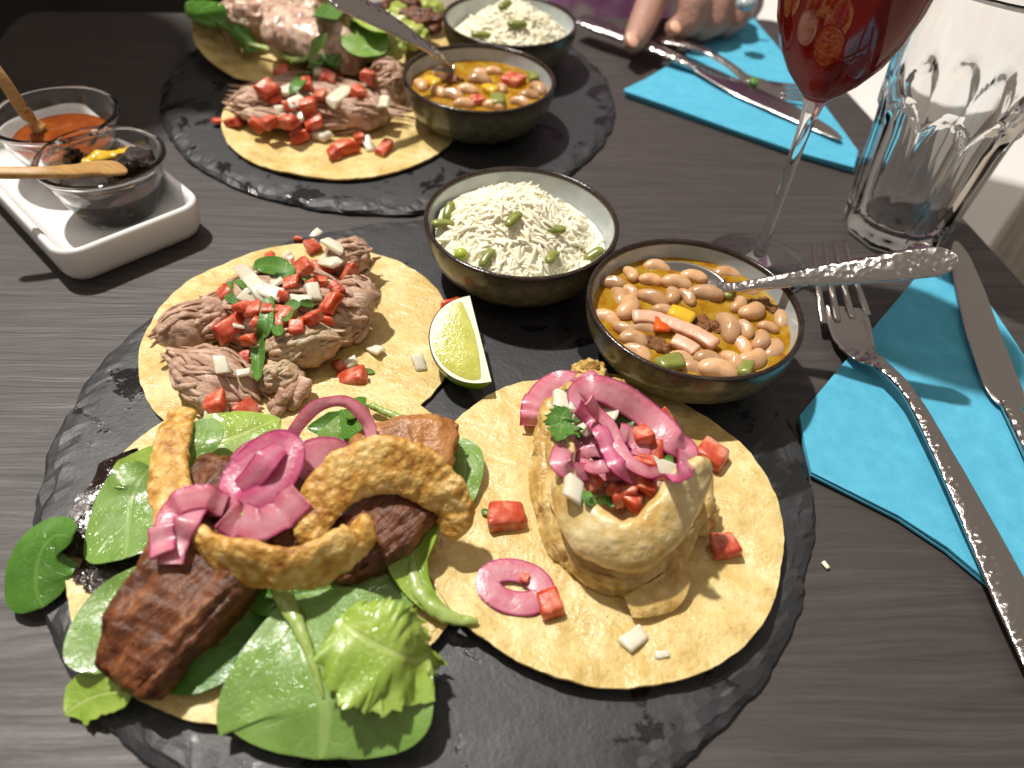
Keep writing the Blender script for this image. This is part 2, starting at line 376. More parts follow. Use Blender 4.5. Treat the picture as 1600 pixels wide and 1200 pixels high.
MT = dict(
 table=m_table(), slate=m_slate(), tortilla=m_tortilla(), glaze=m_glaze(),
 lining=mat("pale_grey_glaze", [(.3, (.34, .385, .41)), (.7, (.43, .475, .50))], 120, .16, spots=(900, .72, .78, (.16, .15, .13))),
 rim=mat("dark_brown_rim_glaze", [(.35, (.016, .011, .009)), (.7, (.040, .024, .018))], 300, .17, bmp=.15, bs=500),
 rice=mat("cooked_rice", [(.3, (.92, .85, .60)), (.7, (.94, .89, .72))], 260, .42, sss=.12, ssr=(1, .9, .7), ssd=.005),
 steel=m_steel("polished_steel"), hammered=m_steel("hammered_steel", True),
 porcelain=mat("white_porcelain", [(.3, (.76, .75, .74)), (.7, (.80, .79, .78))], 40, .14),
 napkin=mat("turquoise_paper", [(.3, (.075, .36, .53)), (.7, (.10, .43, .60))], 130, .85, bmp=.5, bs=1400, bd=.0006, spec=.2),
 glass=glass("clear_glass"), wood=mat("bamboo_wood", [(.3, (.36, .19, .055)), (.7, (.56, .34, .12))], 90, .42, stretch=(1, 6, 6), bmp=.2, bs=300),
 redsauce=mat("red_orange_sauce", [(.3, (.17, .034, .006)), (.7, (.29, .066, .010))], 90, .08, coat=.5),
 darksauce=mat("dark_chilli_paste", [(.35, (.008, .005, .004)), (.62, (.035, .014, .006))], 240, .14, bmp=.8, bs=420, bd=.003, spots=(150, .66, .72, (.45, .18, .01))),
 broth=mat("yellow_orange_broth", [(.3, (.58, .20, .010)), (.5, (.80, .42, .022)), (.66, (.90, .60, .10))], 150, .07, bmp=.3, bs=420, bd=.0006, dist=.6),
 bean=mat("cooked_bean", [(.3, (.52, .285, .13)), (.7, (.66, .42, .24))], 120, .22, sss=.35, jitter=.24, bmp=.2, bs=260, rvar=.08),
 ham=mat("pink_ham", [(.3, (.66, .33, .22)), (.7, (.76, .46, .32))], 240, .3, sss=.3, bmp=.3, bs=500),
 flesh=mat("tomato_flesh", [(.30, (.46, .045, .018)), (.48, (.60, .11, .055)), (.66, (.74, .33, .22))], 210, .2, sss=.5, ssr=(1, .3, .15), bmp=.5, bs=380, jitter=.12),
 skin_t=mat("tomato_skin", [(.3, (.46, .045, .012)), (.7, (.56, .085, .02))], 160, .16, jitter=.1),
 onionw=mat("white_onion", [(.3, (.66, .61, .46)), (.7, (.76, .73, .62))], 160, .2, sss=.7, ssr=(1, .9, .7), ssd=.004, bmp=.15, bs=400, jitter=.08),
 herb=m_leaf("cilantro_green", (.045, .13, .018), (.10, .24, .035), (.22, .36, .10), 9, .32),
 spinach=m_leaf("spinach_leaf", (.135, .25, .045), (.205, .345, .080), (.32, .44, .15), 6, .30),
 spinach_d=m_leaf("deep_green_leaf", (.050, .150, .014), (.085, .215, .026), (.17, .31, .07), 6, .30),
 lettuce=m_leaf("pale_lettuce", (.20, .33, .035), (.36, .48, .085), (.50, .58, .22), 8, .26),
 redlettuce=m_leaf("dark_red_lettuce", (.014, .007, .006), (.030, .012, .009), (.05, .03, .02), 8, .22, vb=.3),
 stem=mat("pale_green_stem", [(.3, (.26, .36, .07)), (.7, (.38, .48, .16))], 140, .3, sss=.4, ssr=(.7, 1, .3)),
 onionp=m_onion("pickled_red_onion", (.60, .15, .22), (.72, .30, .36), (.36, .03, .13)),
 onionm=m_onion("magenta_pickled_onion", (.55, .075, .20), (.66, .18, .30), (.26, .01, .10)),
 rind_chip=m_fried("pork_crackling", [(.22, (.28, .10, .018)), (.38, (.56, .29, .055)), (.52, (.72, .46, .14)), (.70, (.82, .63, .30))], 330, .0010, .30, 70),
 pork=m_pork(),
 belly=mat("golden_pork_belly", [(.3, (.24, .085, .022)), (.5, (.42, .18, .055)), (.75, (.56, .29, .11))], 90, .25, bmp=.5, bs=300, bd=.0015, stretch=(1, 1, 3)),
 carnita=mat("braised_pork", [(.25, (.29, .15, .095)), (.48, (.49, .305, .21)), (.68, (.68, .49, .37))], 90, .26, bmp=.6, bs=420, bd=.0014, sss=.12, stretch=(1, 3, 1), rvar=.16),
 fat=mat("soft_pork_fat", [(.3, (.42, .27, .16)), (.7, (.62, .46, .30))], 190, .24, bmp=.6, bs=320, bd=.0016, sss=.4),
 batter=m_fried("fried_batter", [(.22, (.42, .22, .04)), (.42, (.58, .385, .12)), (.58, (.68, .50, .20)), (.76, (.78, .63, .34))], 260, .0009, .26, 60, .15),
 batter_l=m_fried("pale_fried_batter", [(.22, (.52, .31, .08)), (.42, (.66, .48, .19)), (.62, (.78, .64, .36)), (.8, (.83, .73, .48))], 300, .0005, .27, 50, .15),
 lime_f=mat("lime_flesh", [(.3, (.45, .46, .075)), (.7, (.60, .60, .15))], 150, .16, sss=.5, ssr=(.8, 1, .2), stretch=(1, 1, 1), bmp=.3, bs=500),
 pith=mat("lime_pith", [(.3, (.74, .75, .52)), (.7, (.83, .83, .66))], 200, .4, sss=.3, ssr=(1, 1, .6)),
 lime_r=mat("lime_rind", [(.3, (.10, .22, .008)), (.7, (.17, .30, .014))], 200, .22, bmp=.25, bs=900, bd=.0006),
 greenbean=mat("cooked_green_bean", [(.3, (.15, .18, .03)), (.7, (.27, .29, .07))], 200, .25, sss=.2),
 pea=mat("green_pea", [(.3, (.33, .44, .035)), (.7, (.44, .54, .07))], 200, .22, sss=.3),
 pepper_y=mat("yellow_pepper", [(.3, (.60, .36, .012)), (.7, (.70, .46, .04))], 200, .14, sss=.3),
 pepper_r=mat("red_carrot", [(.3, (.60, .085, .010)), (.7, (.68, .14, .02))], 200, .14, sss=.3),
 mince=mat("chorizo_crumb", [(.3, (.13, .045, .012)), (.7, (.30, .12, .03))], 320, .25, bmp=.9, bs=500, bd=.002),
 octo=mat("pale_pink_meat", [(.3, (.30, .12, .10)), (.5, (.60, .42, .32)), (.75, (.74, .60, .46))], 120, .24, bmp=.4, bs=260, sss=.3),
 avocado=mat("green_guacamole", [(.3, (.26, .34, .05)), (.7, (.48, .53, .15))], 150, .3, bmp=.4, bs=260),
 skin=mat("hand_skin", [(.3, (.36, .19, .14)), (.7, (.43, .24, .18))], 60, .45, sss=.3, ssd=.004, bmp=.6, bs=240, bd=.0016),
 purple=mat("lilac_shirt", [(.35, (.33, .12, .36)), (.5, (.50, .24, .52)), (.62, (.62, .56, .62))], 26, .8),
 black=mat("black_cloth", [(.3, (.008, .007, .006)), (.7, (.014, .012, .010))], 60, .9),
 hair=mat("dark_hair", [(.3, (.012, .008, .006)), (.7, (.03, .02, .015))], 200, .5),
 floor=mat("beige_floor", [(.3, (.46, .40, .33)), (.7, (.54, .48, .41))], 5, .5),
 white=mat("white_upholstery", [(.3, (.72, .70, .67)), (.7, (.78, .76, .73))], 12, .5),
 greywood=mat("grey_weathered_wood", [(.3, (.28, .25, .22)), (.7, (.46, .43, .39))], 24, .6, stretch=(6, 6, .6)),
)
_b = MT['broth'].node_tree.nodes['Principled BSDF']; _b.inputs['Transmission Weight'].default_value = .62; _b.inputs['IOR'].default_value = 1.33
_m, _nt, _b = new_mat("red_wine"); _b.inputs['Base Color'].default_value = (.27, .012, .006, 1)
_b.inputs['Transmission Weight'].default_value = 1; _b.inputs['Roughness'].default_value = 0; _b.inputs['IOR'].default_value = 1.33; MT['wine'] = _m

# ------------------------------------------------------------------ the place: floor, table, seat beyond
FLOOR = -83.
o = mk("floor", [(-400, -300, FLOOR), (400, -300, FLOOR), (400, 500, FLOOR), (-400, 500, FLOOR)], [(0, 1, 2, 3)], MT['floor'], base=(0, 0, FLOOR), smooth=False)
o['kind'] = 'structure'
def prism(poly, z0, z1, bev=0.):
    """poly: list of (x, y) anticlockwise"""
    n = len(poly); P = np.array(poly, float)
    if bev:
        c = P.mean(0); d = unit_rows(P-c); Q = P-d*bev
        V = [(*p, z0) for p in P]+[(*p, z1-bev) for p in P]+[(*p, z1) for p in Q]; L = 3
    else: V = [(*p, z0) for p in P]+[(*p, z1) for p in P]; L = 2
    F = [tuple(range(n))[::-1], tuple((L-1)*n+i for i in range(n))]
    for l in range(L-1):
        for i in range(n):
            j = (i+1) % n; F.append((l*n+i, l*n+j, (l+1)*n+j, (l+1)*n+i))
    return np.array(V), F
def box(c, h, rz=0.):
    a = R(rz); ux = np.array([math.cos(a), math.sin(a)]); uy = np.array([-ux[1], ux[0]]); c = np.asarray(c, float)
    P = [tuple(c[:2]+sx*h[0]*ux+sy*h[1]*uy) for sx, sy in ((-1, -1), (1, -1), (1, 1), (-1, 1))]
    return prism(P, c[2]-h[2], c[2]+h[2], min(h)*.08)
FRc = np.array([22.3, 76.3]); du = np.array([.189, -.982]); dv = np.array([-.982, -.189])
FLc = FRc+dv*66.5
tb = thing("dining_table", (0, 30, FLOOR), "dark grey-brown wood dining table carrying all the food and glasses", "table")
def rcorner(p, a, b, r=2.2, n=6):
    """round the corner at p between directions a and b"""
    out = []
    for k in range(n+1):
        t = k/n; out.append(tuple((1-t)**2*(p+a*r)+2*t*(1-t)*p+t*t*(p+b*r)))
    return out
poly = [tuple(FLc+du*110), tuple(FRc+du*110)]+rcorner(FRc, du, dv)+rcorner(FLc, -dv, du)
V, F = prism(poly, -3.2, 0, .12); mk("tabletop", V, F, MT['table'], tb, base=(0, 30, 0), smooth=False); add_surf(V, F)
V, F = box((-10, 20, -43), (4, 4, 39.5)); mk("pedestal", V, F, MT['black'], tb, smooth=False)
V, F = box((-10, 20, -82), (22, 22, 1)); mk("foot_plate", V, F, MT['black'], tb, smooth=False)
bn = thing("bench", (75, 70, FLOOR), "white upholstered bench beyond the table's right edge", "bench")
V, F = box((78, 178, -43), (75, 60, 8), -20); mk("seat", V, F, MT['white'], bn, smooth=False)
V, F = box((78, 178, -67), (74, 58, 16), -20); mk("base", V, F, MT['floor'], bn, smooth=False)
ch = thing("chair", (72, 90, FLOOR), "weathered grey wooden chair at the right edge behind the tumbler", "chair")
V, F = box((72, 90, -26), (7, 5, 24), -30); mk("backrest", V, F, MT['greywood'], ch, smooth=False)
for dx, dy in ((-5, 3), (5, -3)):
    V, F = box((72+dx, 90+dy, -66), (1.2, 1.6, 17), -30); mk("leg", V, F, MT['greywood'], ch, smooth=False)

# ------------------------------------------------------------------ slates
def slate(c, seed, label):
    seg, Rr = 300, 16.58
    a = np.linspace(0, 2*np.pi, seg, endpoint=False); cs, sn = np.cos(a), np.sin(a)
    def n1(f, o, oc=3): return np.array([nz((x, y, 0), f, seed+o, oc) for x, y in zip(cs*Rr, sn*Rr)])
    ro = n1(.35, 0)*.12+n1(1.5, 3)*.07
    rows = []
    for r, z, j in ((0, .5, 0), (5, .5, 0), (10, .5, 0), (13, .5, 0), (14.6, .5, .25), (15.3, .49, .5), (15.8, .46, .8), (16.1, .42, 1), (16.35, .34, 1), (16.55, .2, .6), (16.58, .08, .3), (16.4, .0, 0), (0, 0, 0)):
        jj = n1(.9+.2*r/10, r, 2)*.09*j; jr = n1(.7, r+20, 2)*.28*j
        rr = r*(1+0*a)+(ro+jr if r > 14 else 0)
        zz = np.clip(z+jj*(1 if j else 0), .0, .5)
        rows.append(np.stack([c[0]+rr*cs, c[1]+rr*sn, zz+.004], 1))
    V = np.concatenate(rows); F = []
    for i in range(len(rows)-1):
        for k in range(seg):
            k2 = (k+1) % seg; F.append((i*seg+k, (i+1)*seg+k, (i+1)*seg+k2, i*seg+k2))
    o = mk("slate_platter", V, F, MT['slate'], base=(c[0], c[1], 0), surf=True)
    for p in o.data.polygons: p.use_smooth = p.index < seg*5
    return tag(o, label, "platter", "round slate platters")
SL = np.array([-3.05, 22.4]); SB = np.array([-10.63, 55.4])
slate(SL, 1., "round black slate platter in front, with two small bowls and three tacos")
slate(SB, 7., "round black slate platter at the far end of the table")

# ------------------------------------------------------------------ tortillas
def tortilla(c, r, z, seed, label, waves=.10, tilt=(0, 0), fold=None, sq=(1, 1)):
    nr, na = 26, 260; rows = []
    for i in range(nr):
        q = i/(nr-1); ring = []
        for k in range(na):
            a = 2*math.pi*k/na
            ed = 1+.022*nz((math.cos(a)*2, math.sin(a)*2, 0), 1, seed)+.006*nz((math.cos(a)*12, math.sin(a)*12, 0), 1, seed+4, 3)
            rr = r*q*ed; x = rr*math.cos(a)*sq[0]; y = rr*math.sin(a)*sq[1]
            h = waves*nz((x, y, 0), .35, seed, 3)*(.4+.6*q)+.045*nz((x, y, 0), 1.3, seed+2, 2)+tilt[0]*x+tilt[1]*y+.03*q**4
            if fold: h += fold(x, y, q)
            ring.append((c[0]+x, c[1]+y, z+h))
        rows.append(ring)
    V, F, uv = sheet(np.array(rows).transpose(1, 0, 2), .11, closed=True)
    o = mk("tortilla", V, F, MT['tortilla'], sharp=True, base=(c[0], c[1], z-.1), surf=True)
    return tag(o, label, "tortilla", "corn tortillas")
tortilla((-10.47, 27.28), 7.5, .70, 1, "yellow corn tortilla under the shredded pork, beside the lime wedge", tilt=(0, .004))
tortilla((-8.43, 16.64), 7.85, .92, 2, "yellow corn tortilla under the salad leaves and pork crackling")
tortilla((3.94, 18.49), 7.5, 1.05, 3, "large yellow corn tortilla under the battered fish", waves=.2)
tortilla((-13.14, 49.33), 8.0, .75, 4, "yellow corn tortilla under tomato salsa on the far slate")
def upfold(x, y, q): return max(0, -x-2.2)*.28
tortilla((-19.6, 59.8), 6.9, .95, 5, "curled corn tortilla under pale meat and leaves, at the far slate's left", fold=upfold)
tortilla((-8.6, 63.0), 6.6, 1.0, 6, "corn tortilla with avocado and browned bits, half hidden behind the far bowls")

# ------------------------------------------------------------------ bowls
def bowl(c, label):
    t = thing("small_bowl", (c[0], c[1], .504), label, "bowl", "stoneware bowls with brown rims")
    b = (c[0], c[1], .504)
    V, F = lathe([(0, .14), (2.3, .14), (2.45, .02), (2.75, .0), (2.9, .12), (3.3, .3), (4.0, .8), (4.6, 1.45), (4.95, 2.2), (5.08, 2.9), (5.09, 3.36)], b, 96)
    mk("bowl_wall", V, F, MT['glaze'], t, base=b); add_surf(V, F)
    V, F = lathe([(5.08, 3.33), (5.12, 3.42), (5.09, 3.51), (5.0, 3.55), (4.9, 3.52), (4.85, 3.42), (4.85, 3.30)], b, 96)
    mk("rim", V, F, MT['rim'], t, base=b); add_surf(V, F)
    V, F = lathe([(4.86, 3.32), (4.78, 2.7), (4.5, 1.8), (3.9, 1.05), (3.0, .62), (1.6, .48), (0, .45)], b, 96)
    mk("lining", V, F, MT['lining'], t, base=b); add_surf(V, F)
    return t
RB = np.array([-.21, 34.2]); BB = np.array([8.26, 28.47]); BB2 = np.array([-3.93, 50.33]); RB2 = np.array([-2.5, 60.5])
bowl(RB, "small bowl of white rice on the front slate, touching the bean bowl")
bowl(BB, "small bowl of bean stew on the front slate, spoon leaning on its right rim")
bowl(BB2, "small bowl of bean stew on the far slate with its spoon leaning left")
bowl(RB2, "small bowl of white rice on the far slate, behind the bean bowl")

def rice(c, seed, label, zc=2.55, peak=(-.8, .35), H=2.35):
    rng = np.random.default_rng(seed); V = []; F = []
    def hz(x, y):
        r = math.hypot(x, y)/4.5; d = math.hypot(x-peak[0], y-peak[1])/4.4
        return zc+H*max(0, 1-d*d)*(1-.25*r)+.25*nz((x, y, 0), .8, seed, 2)
    g = 26; k0 = 0                                               # bed of rice under the loose grains
    rows = [[(c[0]+4.55*q/9*math.cos(a), c[1]+4.55*q/9*math.sin(a), hz(4.55*q/9*math.cos(a), 4.55*q/9*math.sin(a))+.06) for a in np.linspace(0, 2*np.pi, g, endpoint=False)] for q in range(10)]
    V += [p for r_ in rows for p in r_]
    for i in range(9):
        for j in range(g): F.append((i*g+j, (i+1)*g+j, (i+1)*g+(j+1) % g, i*g+(j+1) % g))
    for n in range(2700):
        r = 4.55*math.sqrt(rng.random()); a = rng.random()*2*math.pi; x, y = r*math.cos(a), r*math.sin(a)
        up_ = rng.random(); z = hz(x, y)+rng.normal(0, .07)-.02
        L = rng.uniform(.40, .64); rad = rng.uniform(.082, .108)
        if math.hypot(x, y)+L > 4.62: continue
        b = 4.5*nz((x, y, 0), .45, seed+2, 2)+rng.normal(0, .55); e_ = .25; sx, sy = (hz(x+e_, y)-hz(x-e_, y))/(2*e_), (hz(x, y+e_)-hz(x, y-e_))/(2*e_)
        d = np.array([math.cos(b), math.sin(b), sx*math.cos(b)+sy*math.sin(b)+rng.normal(0, .20)+(.5 if up_ > .94 else 0)]); d = unit(d)
        W = unit(np.cross(d, (0, 0, 1))); U = np.cross(W, d); bend = rng.normal(0, .10)
        k = len(V)
        for t_, rr in ((-1, .5), (-.8, .86), (0, 1), (.8, .86), (1, .5)):
            p = np.array([c[0]+x, c[1]+y, z])+d*L*t_+U*bend*(1-t_*t_)+W*bend*.8*t_*t_
            for s in range(6):
                V.append(tuple(p+rad*rr*(W*math.cos(s*math.pi/3)+U*math.sin(s*math.pi/3))))
        for i in range(4):
            for s in range(6): F.append((k+i*6+s, k+i*6+6+s, k+i*6+6+(s+1) % 6, k+i*6+(s+1) % 6))
        F.append(tuple(k+s for s in range(6))); F.append(tuple(k+24+s for s in range(6))[::-1])
    o = mk("cooked_rice", V, F, MT['rice'], base=(c[0], c[1], zc-.6), surf=True)
    tag(o, label, "rice", None, 'stuff')
rice(RB, 3, "mound of long white rice in the front rice bowl")
rice(RB2, 5, "mound of long white rice in the bowl on the far slate", peak=(.4, -.5), H=2.5)
V, F, _ = band(spl([(-.62, 0, 0), (-.2, .05, .0), (.25, .04, 0), (.62, -.04, 0)], 9), (0, 0, 1), [.12, .24, .27, .28, .28, .28, .27, .22, .1], [.1, .19, .21, .22, .22, .22, .21, .17, .08], 10)
PROTO = {}
def proto(k, V, F, m, uv=None, mi=None, smooth=True):
    o = mk(k, V, F, m, base=(0, 0, 0), uv=uv, mi=mi, smooth=smooth); PROTO[k] = o.data; bpy.data.objects.remove(o); return PROTO[k]
proto("green_bean_piece", V, F, MT['greenbean'])
V, F = blob((0, 0, 0), (.36, .36, .33), amp=.03, sub=3); proto("pea", V, F, MT['pea'])
def put(name, k, px, py, label, cat, group=None, dz=0., rot=None, sc=1., rx=0., ry=0.):
    p = on(px, py, dz); rz = random.uniform(0, 360) if rot is None else rot
    return tag(inst(name, PROTO[k], p, (R(rx), R(ry), R(rz)), sc), label, cat, group)
for px, py, rot, lab in [(803, 343, 58, "dark green bean piece leaning in the middle of the front rice"), (762, 403, 62, "thick green bean piece at the front of the front rice bowl"),
                         (864, 402, 70, "green bean piece half buried at the right front of the front rice"), (702, 330, 80, "small green bean piece at the left back of the front rice"),
                         (692, 350, 10, "green bean piece by the left wall of the front rice bowl"), (866, 360, 5, "green bean piece peeping out at the right of the front rice"),
                         (928, 398, 30, "pale green bean piece at the right rim of the front rice")]:
    put("green_bean_piece", "green_bean_piece", px, py, lab, "green bean", "green bean pieces in the front rice", .1, rot, .95, ry=random.uniform(-25, 25))
put("pea", "pea", 721, 397, "bright green pea at the left front of the front rice bowl", "pea", None, .12)
for px, py, rot, lab in [(808, 38, 10, "olive green bean piece on top of the far rice"), (752, 55, 5, "green bean piece at the left of the far rice"), (790, 8, 60, "green bean piece at the back of the far rice")]:
    put("green_bean_piece", "green_bean_piece", px, py, lab, "green bean", "green bean pieces in the far rice", .1, rot, 1.15)

# ------------------------------------------------------------------ bean stew
def stew(c, z, seed, label):
    a = np.linspace(0, 2*np.pi, 64, endpoint=False); V = [(c[0], c[1], z)]; F = []
    for q, r in enumerate((1.2, 2.4, 3.6, 4.3, 4.62, 4.74)):
        for t in a: V.append((c[0]+r*math.cos(t), c[1]+r*math.sin(t), z+.03*nz((r*math.cos(t), r*math.sin(t), 0), 1.3, seed)+(0.05 if q == 5 else 0)))
    for k in range(64):
        F.append((0, 1+k, 1+(k+1) % 64))
        for q in range(5): F.append((1+q*64+k, 1+(q+1)*64+k, 1+(q+1)*64+(k+1) % 64, 1+q*64+(k+1) % 64))
    o = mk("broth", V, F, MT['broth'], base=(c[0], c[1], z), surf=True); tag(o, label, "broth")
stew(BB, 3.02, 1, "glossy yellow-orange broth filling the front bean bowl")
stew(BB2, 2.95, 2, "yellow-orange broth filling the far bean bowl")
def beanV(seed):
    V, F = ico(3); L = V*np.array([.86, .52, .46]); L[:, 1] -= .16*(L[:, 0]**2-.3)
    L[:, 1] += .12*np.exp(-(L[:, 0]/.3)**2)*(L[:, 1] < 0)
    return L+unit_rows(V)*np.array([.03*nz(p, 1.6, seed, 2) for p in L])[:, None], F
for k in range(3):
    V, F = beanV(k*5.); proto(f"bean{k}", V, F, MT['bean'])
def zb(x, y): return 900+x/3.75, 350+y/3.75
BEANS = [(220, 350, 15, 1.0, "wrinkled brown bean at the left edge of the front stew"), (320, 295, 70, .8, "small brown bean at the upper left of the front stew"),
 (300, 490, 110, 1.15, "large tan bean left of the pink ham strip in the front stew"), (450, 440, 30, 1.1, "pale bean below the spoon bowl's left end, front stew"),
 (590, 350, 5, 1.15, "long tan bean lying in the front spoon's bowl"), (560, 420, 100, .9, "tan bean just below the long bean in the front spoon"),
 (760, 410, 10, 1.2, "big shiny brown bean at the spoon's neck in the front stew"), (650, 430, 60, .8, "small tan bean left of the big shiny bean at the spoon's neck"),
 (885, 610, 80, 1.3, "large glossy tan bean standing upright right of the ham strip"), (990, 620, 75, .85, "pale wrinkled bean right of the upright glossy bean"),
 (1080, 680, 110, 1.0, "tan bean near the right wall of the front bean bowl"), (1125, 605, 20, .7, "small tan bean at the right of the front stew"),
 (340, 680, 20, 1.0, "tan bean at the lower left of the front stew"), (290, 630, 40, .9, "half sunken bean at the lower left of the front stew"),
 (780, 800, 10, 1.0, "bean below the short ham piece near the front rim"), (830, 855, 5, 1.25, "large tan bean against the near rim of the front bean bowl"),
 (910, 800, 60, .85, "small bean between the green pieces near the near rim"), (1030, 790, 150, 1.1, "flat tan bean at the lower right of the front stew"),
 (440, 330, 0, .9, "bean behind the spoon's left end in the front stew"), (520, 515, 10, .9, "bean touching the upper edge of the long ham strip"),
 (320, 405, 60, .8, "pale bean between the left edge bean and the spoon"), (690, 310, 10, .9, "sunken bean at the back of the front spoon's bowl"), (1030, 510, 140, 1.1, "pale long bean right of the chorizo crumbs"),
 (950, 470, 120, .9, "pale bean skin near the spoon's neck in the front stew")]
for i, (x, y, rz, s_, lab) in enumerate(BEANS):
    px, py = zb(x, y); put("bean", f"bean{i%3}", px, py, lab, "bean", "beans in the front stew", .1, -rz, (s_*.86*random.uniform(.95, 1.12), s_*.86*random.uniform(.88, 1.12), s_*.86), rx=random.uniform(-15, 15), ry=random.uniform(-12, 12))
SUNK = [(180, 560, 30, "left wall, low in the broth"), (250, 430, 80, "upper left, under the broth's surface"), (400, 620, 10, "left of the short ham piece, under the surface"), (360, 760, 40, "near the left of the near rim, under the surface"), (620, 800, 0, "near rim, between ham and green pepper"), (690, 860, 20, "near rim, just left of the largest bean there"), (960, 720, 60, "below the upright glossy bean, under the surface"), (1150, 740, 120, "lower right wall, under the surface"), (1190, 560, 90, "right wall, low in the broth"), (980, 400, 10, "right of the spoon's neck, under the surface"), (880, 300, 0, "back wall, behind the spoon's neck"), (470, 260, 10, "back wall, left of the spoon"), (720, 700, 30, "right of the short ham piece, under the surface")]
for i, (x, y, rz, lab) in enumerate(SUNK):
    px, py = zb(x, y); put("bean", f"bean{i%3}", px, py, "sunken bean in the front stew: "+lab, "bean", "beans in the front stew", -.18, -rz, .95)
def slabpx(name, pts, hw, ht, m, lab, cat, group=None, dz=.15, N=(0, -.3, 1), n=14, amp=.03, par=None, seg=16, e=4.):
    P = spl([on(*p[:2], dz+(p[2] if len(p) > 2 else 0)) for p in pts], n)
    V, F, uv = band(P, N, hw, ht, seg, e); V = disp(V, F, lambda p: amp*nz(p, 2.2, len(lab), 2))
    o = mk(name, V, F, m, par, uv=uv)
    if lab: tag(o, lab, cat, group)
    return o, V, F
slabpx("ham_strip", [zb(335, 545), zb(450, 550), zb(600, 600), zb(720, 650), zb(815, 710)], .34, .2, MT['ham'], "long pink ham strip across the middle of the front stew", "ham", "ham in the front stew", .3)
slabpx("ham_strip", [zb(570, 680), zb(640, 710), zb(700, 750)], .34, .22, MT['ham'], "short pink ham piece below the long strip in the front stew", "ham", "ham in the front stew", .22)
def die(seed, sz=(1, 1, 1), bev=.17):
    bm = bmesh.new(); bmesh.ops.create_cube(bm, size=1)
    rng = random.Random(seed)
    for v in bm.verts:
        for k in range(3): v.co[k] = v.co[k]*sz[k]*(1+rng.uniform(-.34, .30))
    bmesh.ops.bevel(bm, geom=bm.edges[:], offset=bev, segments=2, affect='EDGES', profile=.6)
    bmesh.ops.subdivide_edges(bm, edges=[e for e in bm.edges if e.calc_length() > .35], cuts=1, use_grid_fill=True)
    bm.verts.ensure_lookup_table(); bm.normal_update()
    for v in bm.verts: v.co += v.normal*(.07*noise.noise(v.co*3+Vector((seed, 0, 0))))
    V = np.array([v.co[:] for v in bm.verts]); F = [tuple(v.index for v in f.verts) for f in bm.faces]
    mi = [1 if f.normal.z < -.55 or f.normal.y > .85 else 0 for f in bm.faces]; bm.free(); return V, F, mi
for k in range(6):
    V, F, mi = die(k+1, (1.0+.1*(k % 3), .8+.1*(k % 2), .62)); proto(f"tomato{k}", V, F, [MT['flesh'], MT['skin_t']], mi=mi)
for k in range(4):
    V, F, mi = die(k+21, (.8+.15*(k % 3), .6, .26), .08); proto(f"onion{k}", V, F, MT['onionw'])
V, F, mi = die(31, (1, .8, .5)); proto("pepper_y", V, F, MT['pepper_y']); proto("pepper_r", V, F, MT['pepper_r']); proto("pepper_g", V, F, MT['greenbean'])
for px, py, k, s_, lab in [(*zb(505, 592), "pepper_r", 1.1, "bright red pepper piece lying on the ham strip"), (*zb(620, 535), "pepper_y", 1.2, "yellow pepper piece behind the long ham strip"),
        (*zb(545, 810), "pepper_g", 1.2, "green pepper piece near the near rim of the front stew"), (*zb(985, 845), "pepper_g", .9, "bright green piece at the lower right of the front stew"),
        (*zb(895, 410), "pepper_g", .6, "tiny green piece beside the spoon's neck")]:
    put("pepper_piece", k, px, py, lab, "pepper piece", "pepper pieces in the front stew", .2, None, s_, rx=random.uniform(-15, 15))
for x, y, r_, lab in [(760, 590, (.75, .5, .3), "brown chorizo crumbs beside the ham strip in the front stew"), (1100, 475, (.7, .4, .2), "brown chorizo crumbs at the right of the front stew"), (490, 715, (.7, .4, .2), "brown chorizo crumbs at the lower left of the front stew")]:
    p = on(*zb(x, y)); V, F = blob(p, r_, (0, 0, -30), .25, 2.6, 4, seed=x); o = mk("chorizo_crumb", V, F, MT['mince']); tag(o, lab, "chorizo", "chorizo crumbs in the front stew")
# far stew
def z3(x, y): return 600+x/3.75, y/3.75
for i, (x, y, rz, s_, lab) in enumerate([(560, 470, 5, 1.2, "long pale bean in the middle of the far stew"), (400, 560, 20, 1.2, "tan bean at the lower left of the far stew"), (215, 500, 60, 1., "pale bean at the left wall of the far stew"),
        (490, 530, 10, 1.1, "tan bean in front of the spoon tip in the far stew"), (800, 600, 20, 1., "pale bean at the lower right of the far stew"), (900, 520, 60, 1.1, "tan bean at the right of the far stew"),
        (320, 540, 40, 1., "bean left of centre in the far stew"), (640, 620, 10, 1., "bean at the near rim of the far stew"), (690, 520, 70, .8, "small pale bean beside the red tomato in the far stew"), (850, 560, 0, 1., "bean below the red tomato in the far stew"), (470, 610, 0, 1., "bean near the near rim of the far stew, left of the green piece"), (640, 420, 0, .9, "bean at the back of the far stew")]):
    px, py = z3(x, y); put("bean", f"bean{i%3}", px, py, lab, "bean", "beans in the far stew", .1, -rz, s_*.86)
for px, py, k, s_, lab in [(*z3(765, 475), "tomato1", 1.3, "red tomato piece at the right of the far stew"), (*z3(550, 590), "tomato2", .9, "small red tomato piece at the front of the far stew"), (*z3(620, 525), "pepper_y", 1.1, "yellow pepper piece in the far stew"),
        (*z3(660, 590), "pepper_g", 1.4, "green pepper piece at the front of the far stew"), (*z3(280, 480), "pepper_y", 1.2, "orange-yellow pepper piece at the left of the far stew"), (*z3(870, 450), "pepper_g", 1., "green pepper piece at the back right of the far stew")]:
    put("pepper_piece", k, px, py, lab, "pepper piece", "pepper pieces in the far stew", .2, None, s_)
p = on(*z3(380, 470)); V, F = blob(p, (1, .6, .4), (0, 0, 0), .3, 2.6, 4, seed=5); tag(mk("chorizo_crumb", V, F, MT['mince']), "brown chorizo crumbs by the spoon tip in the far stew", "chorizo")
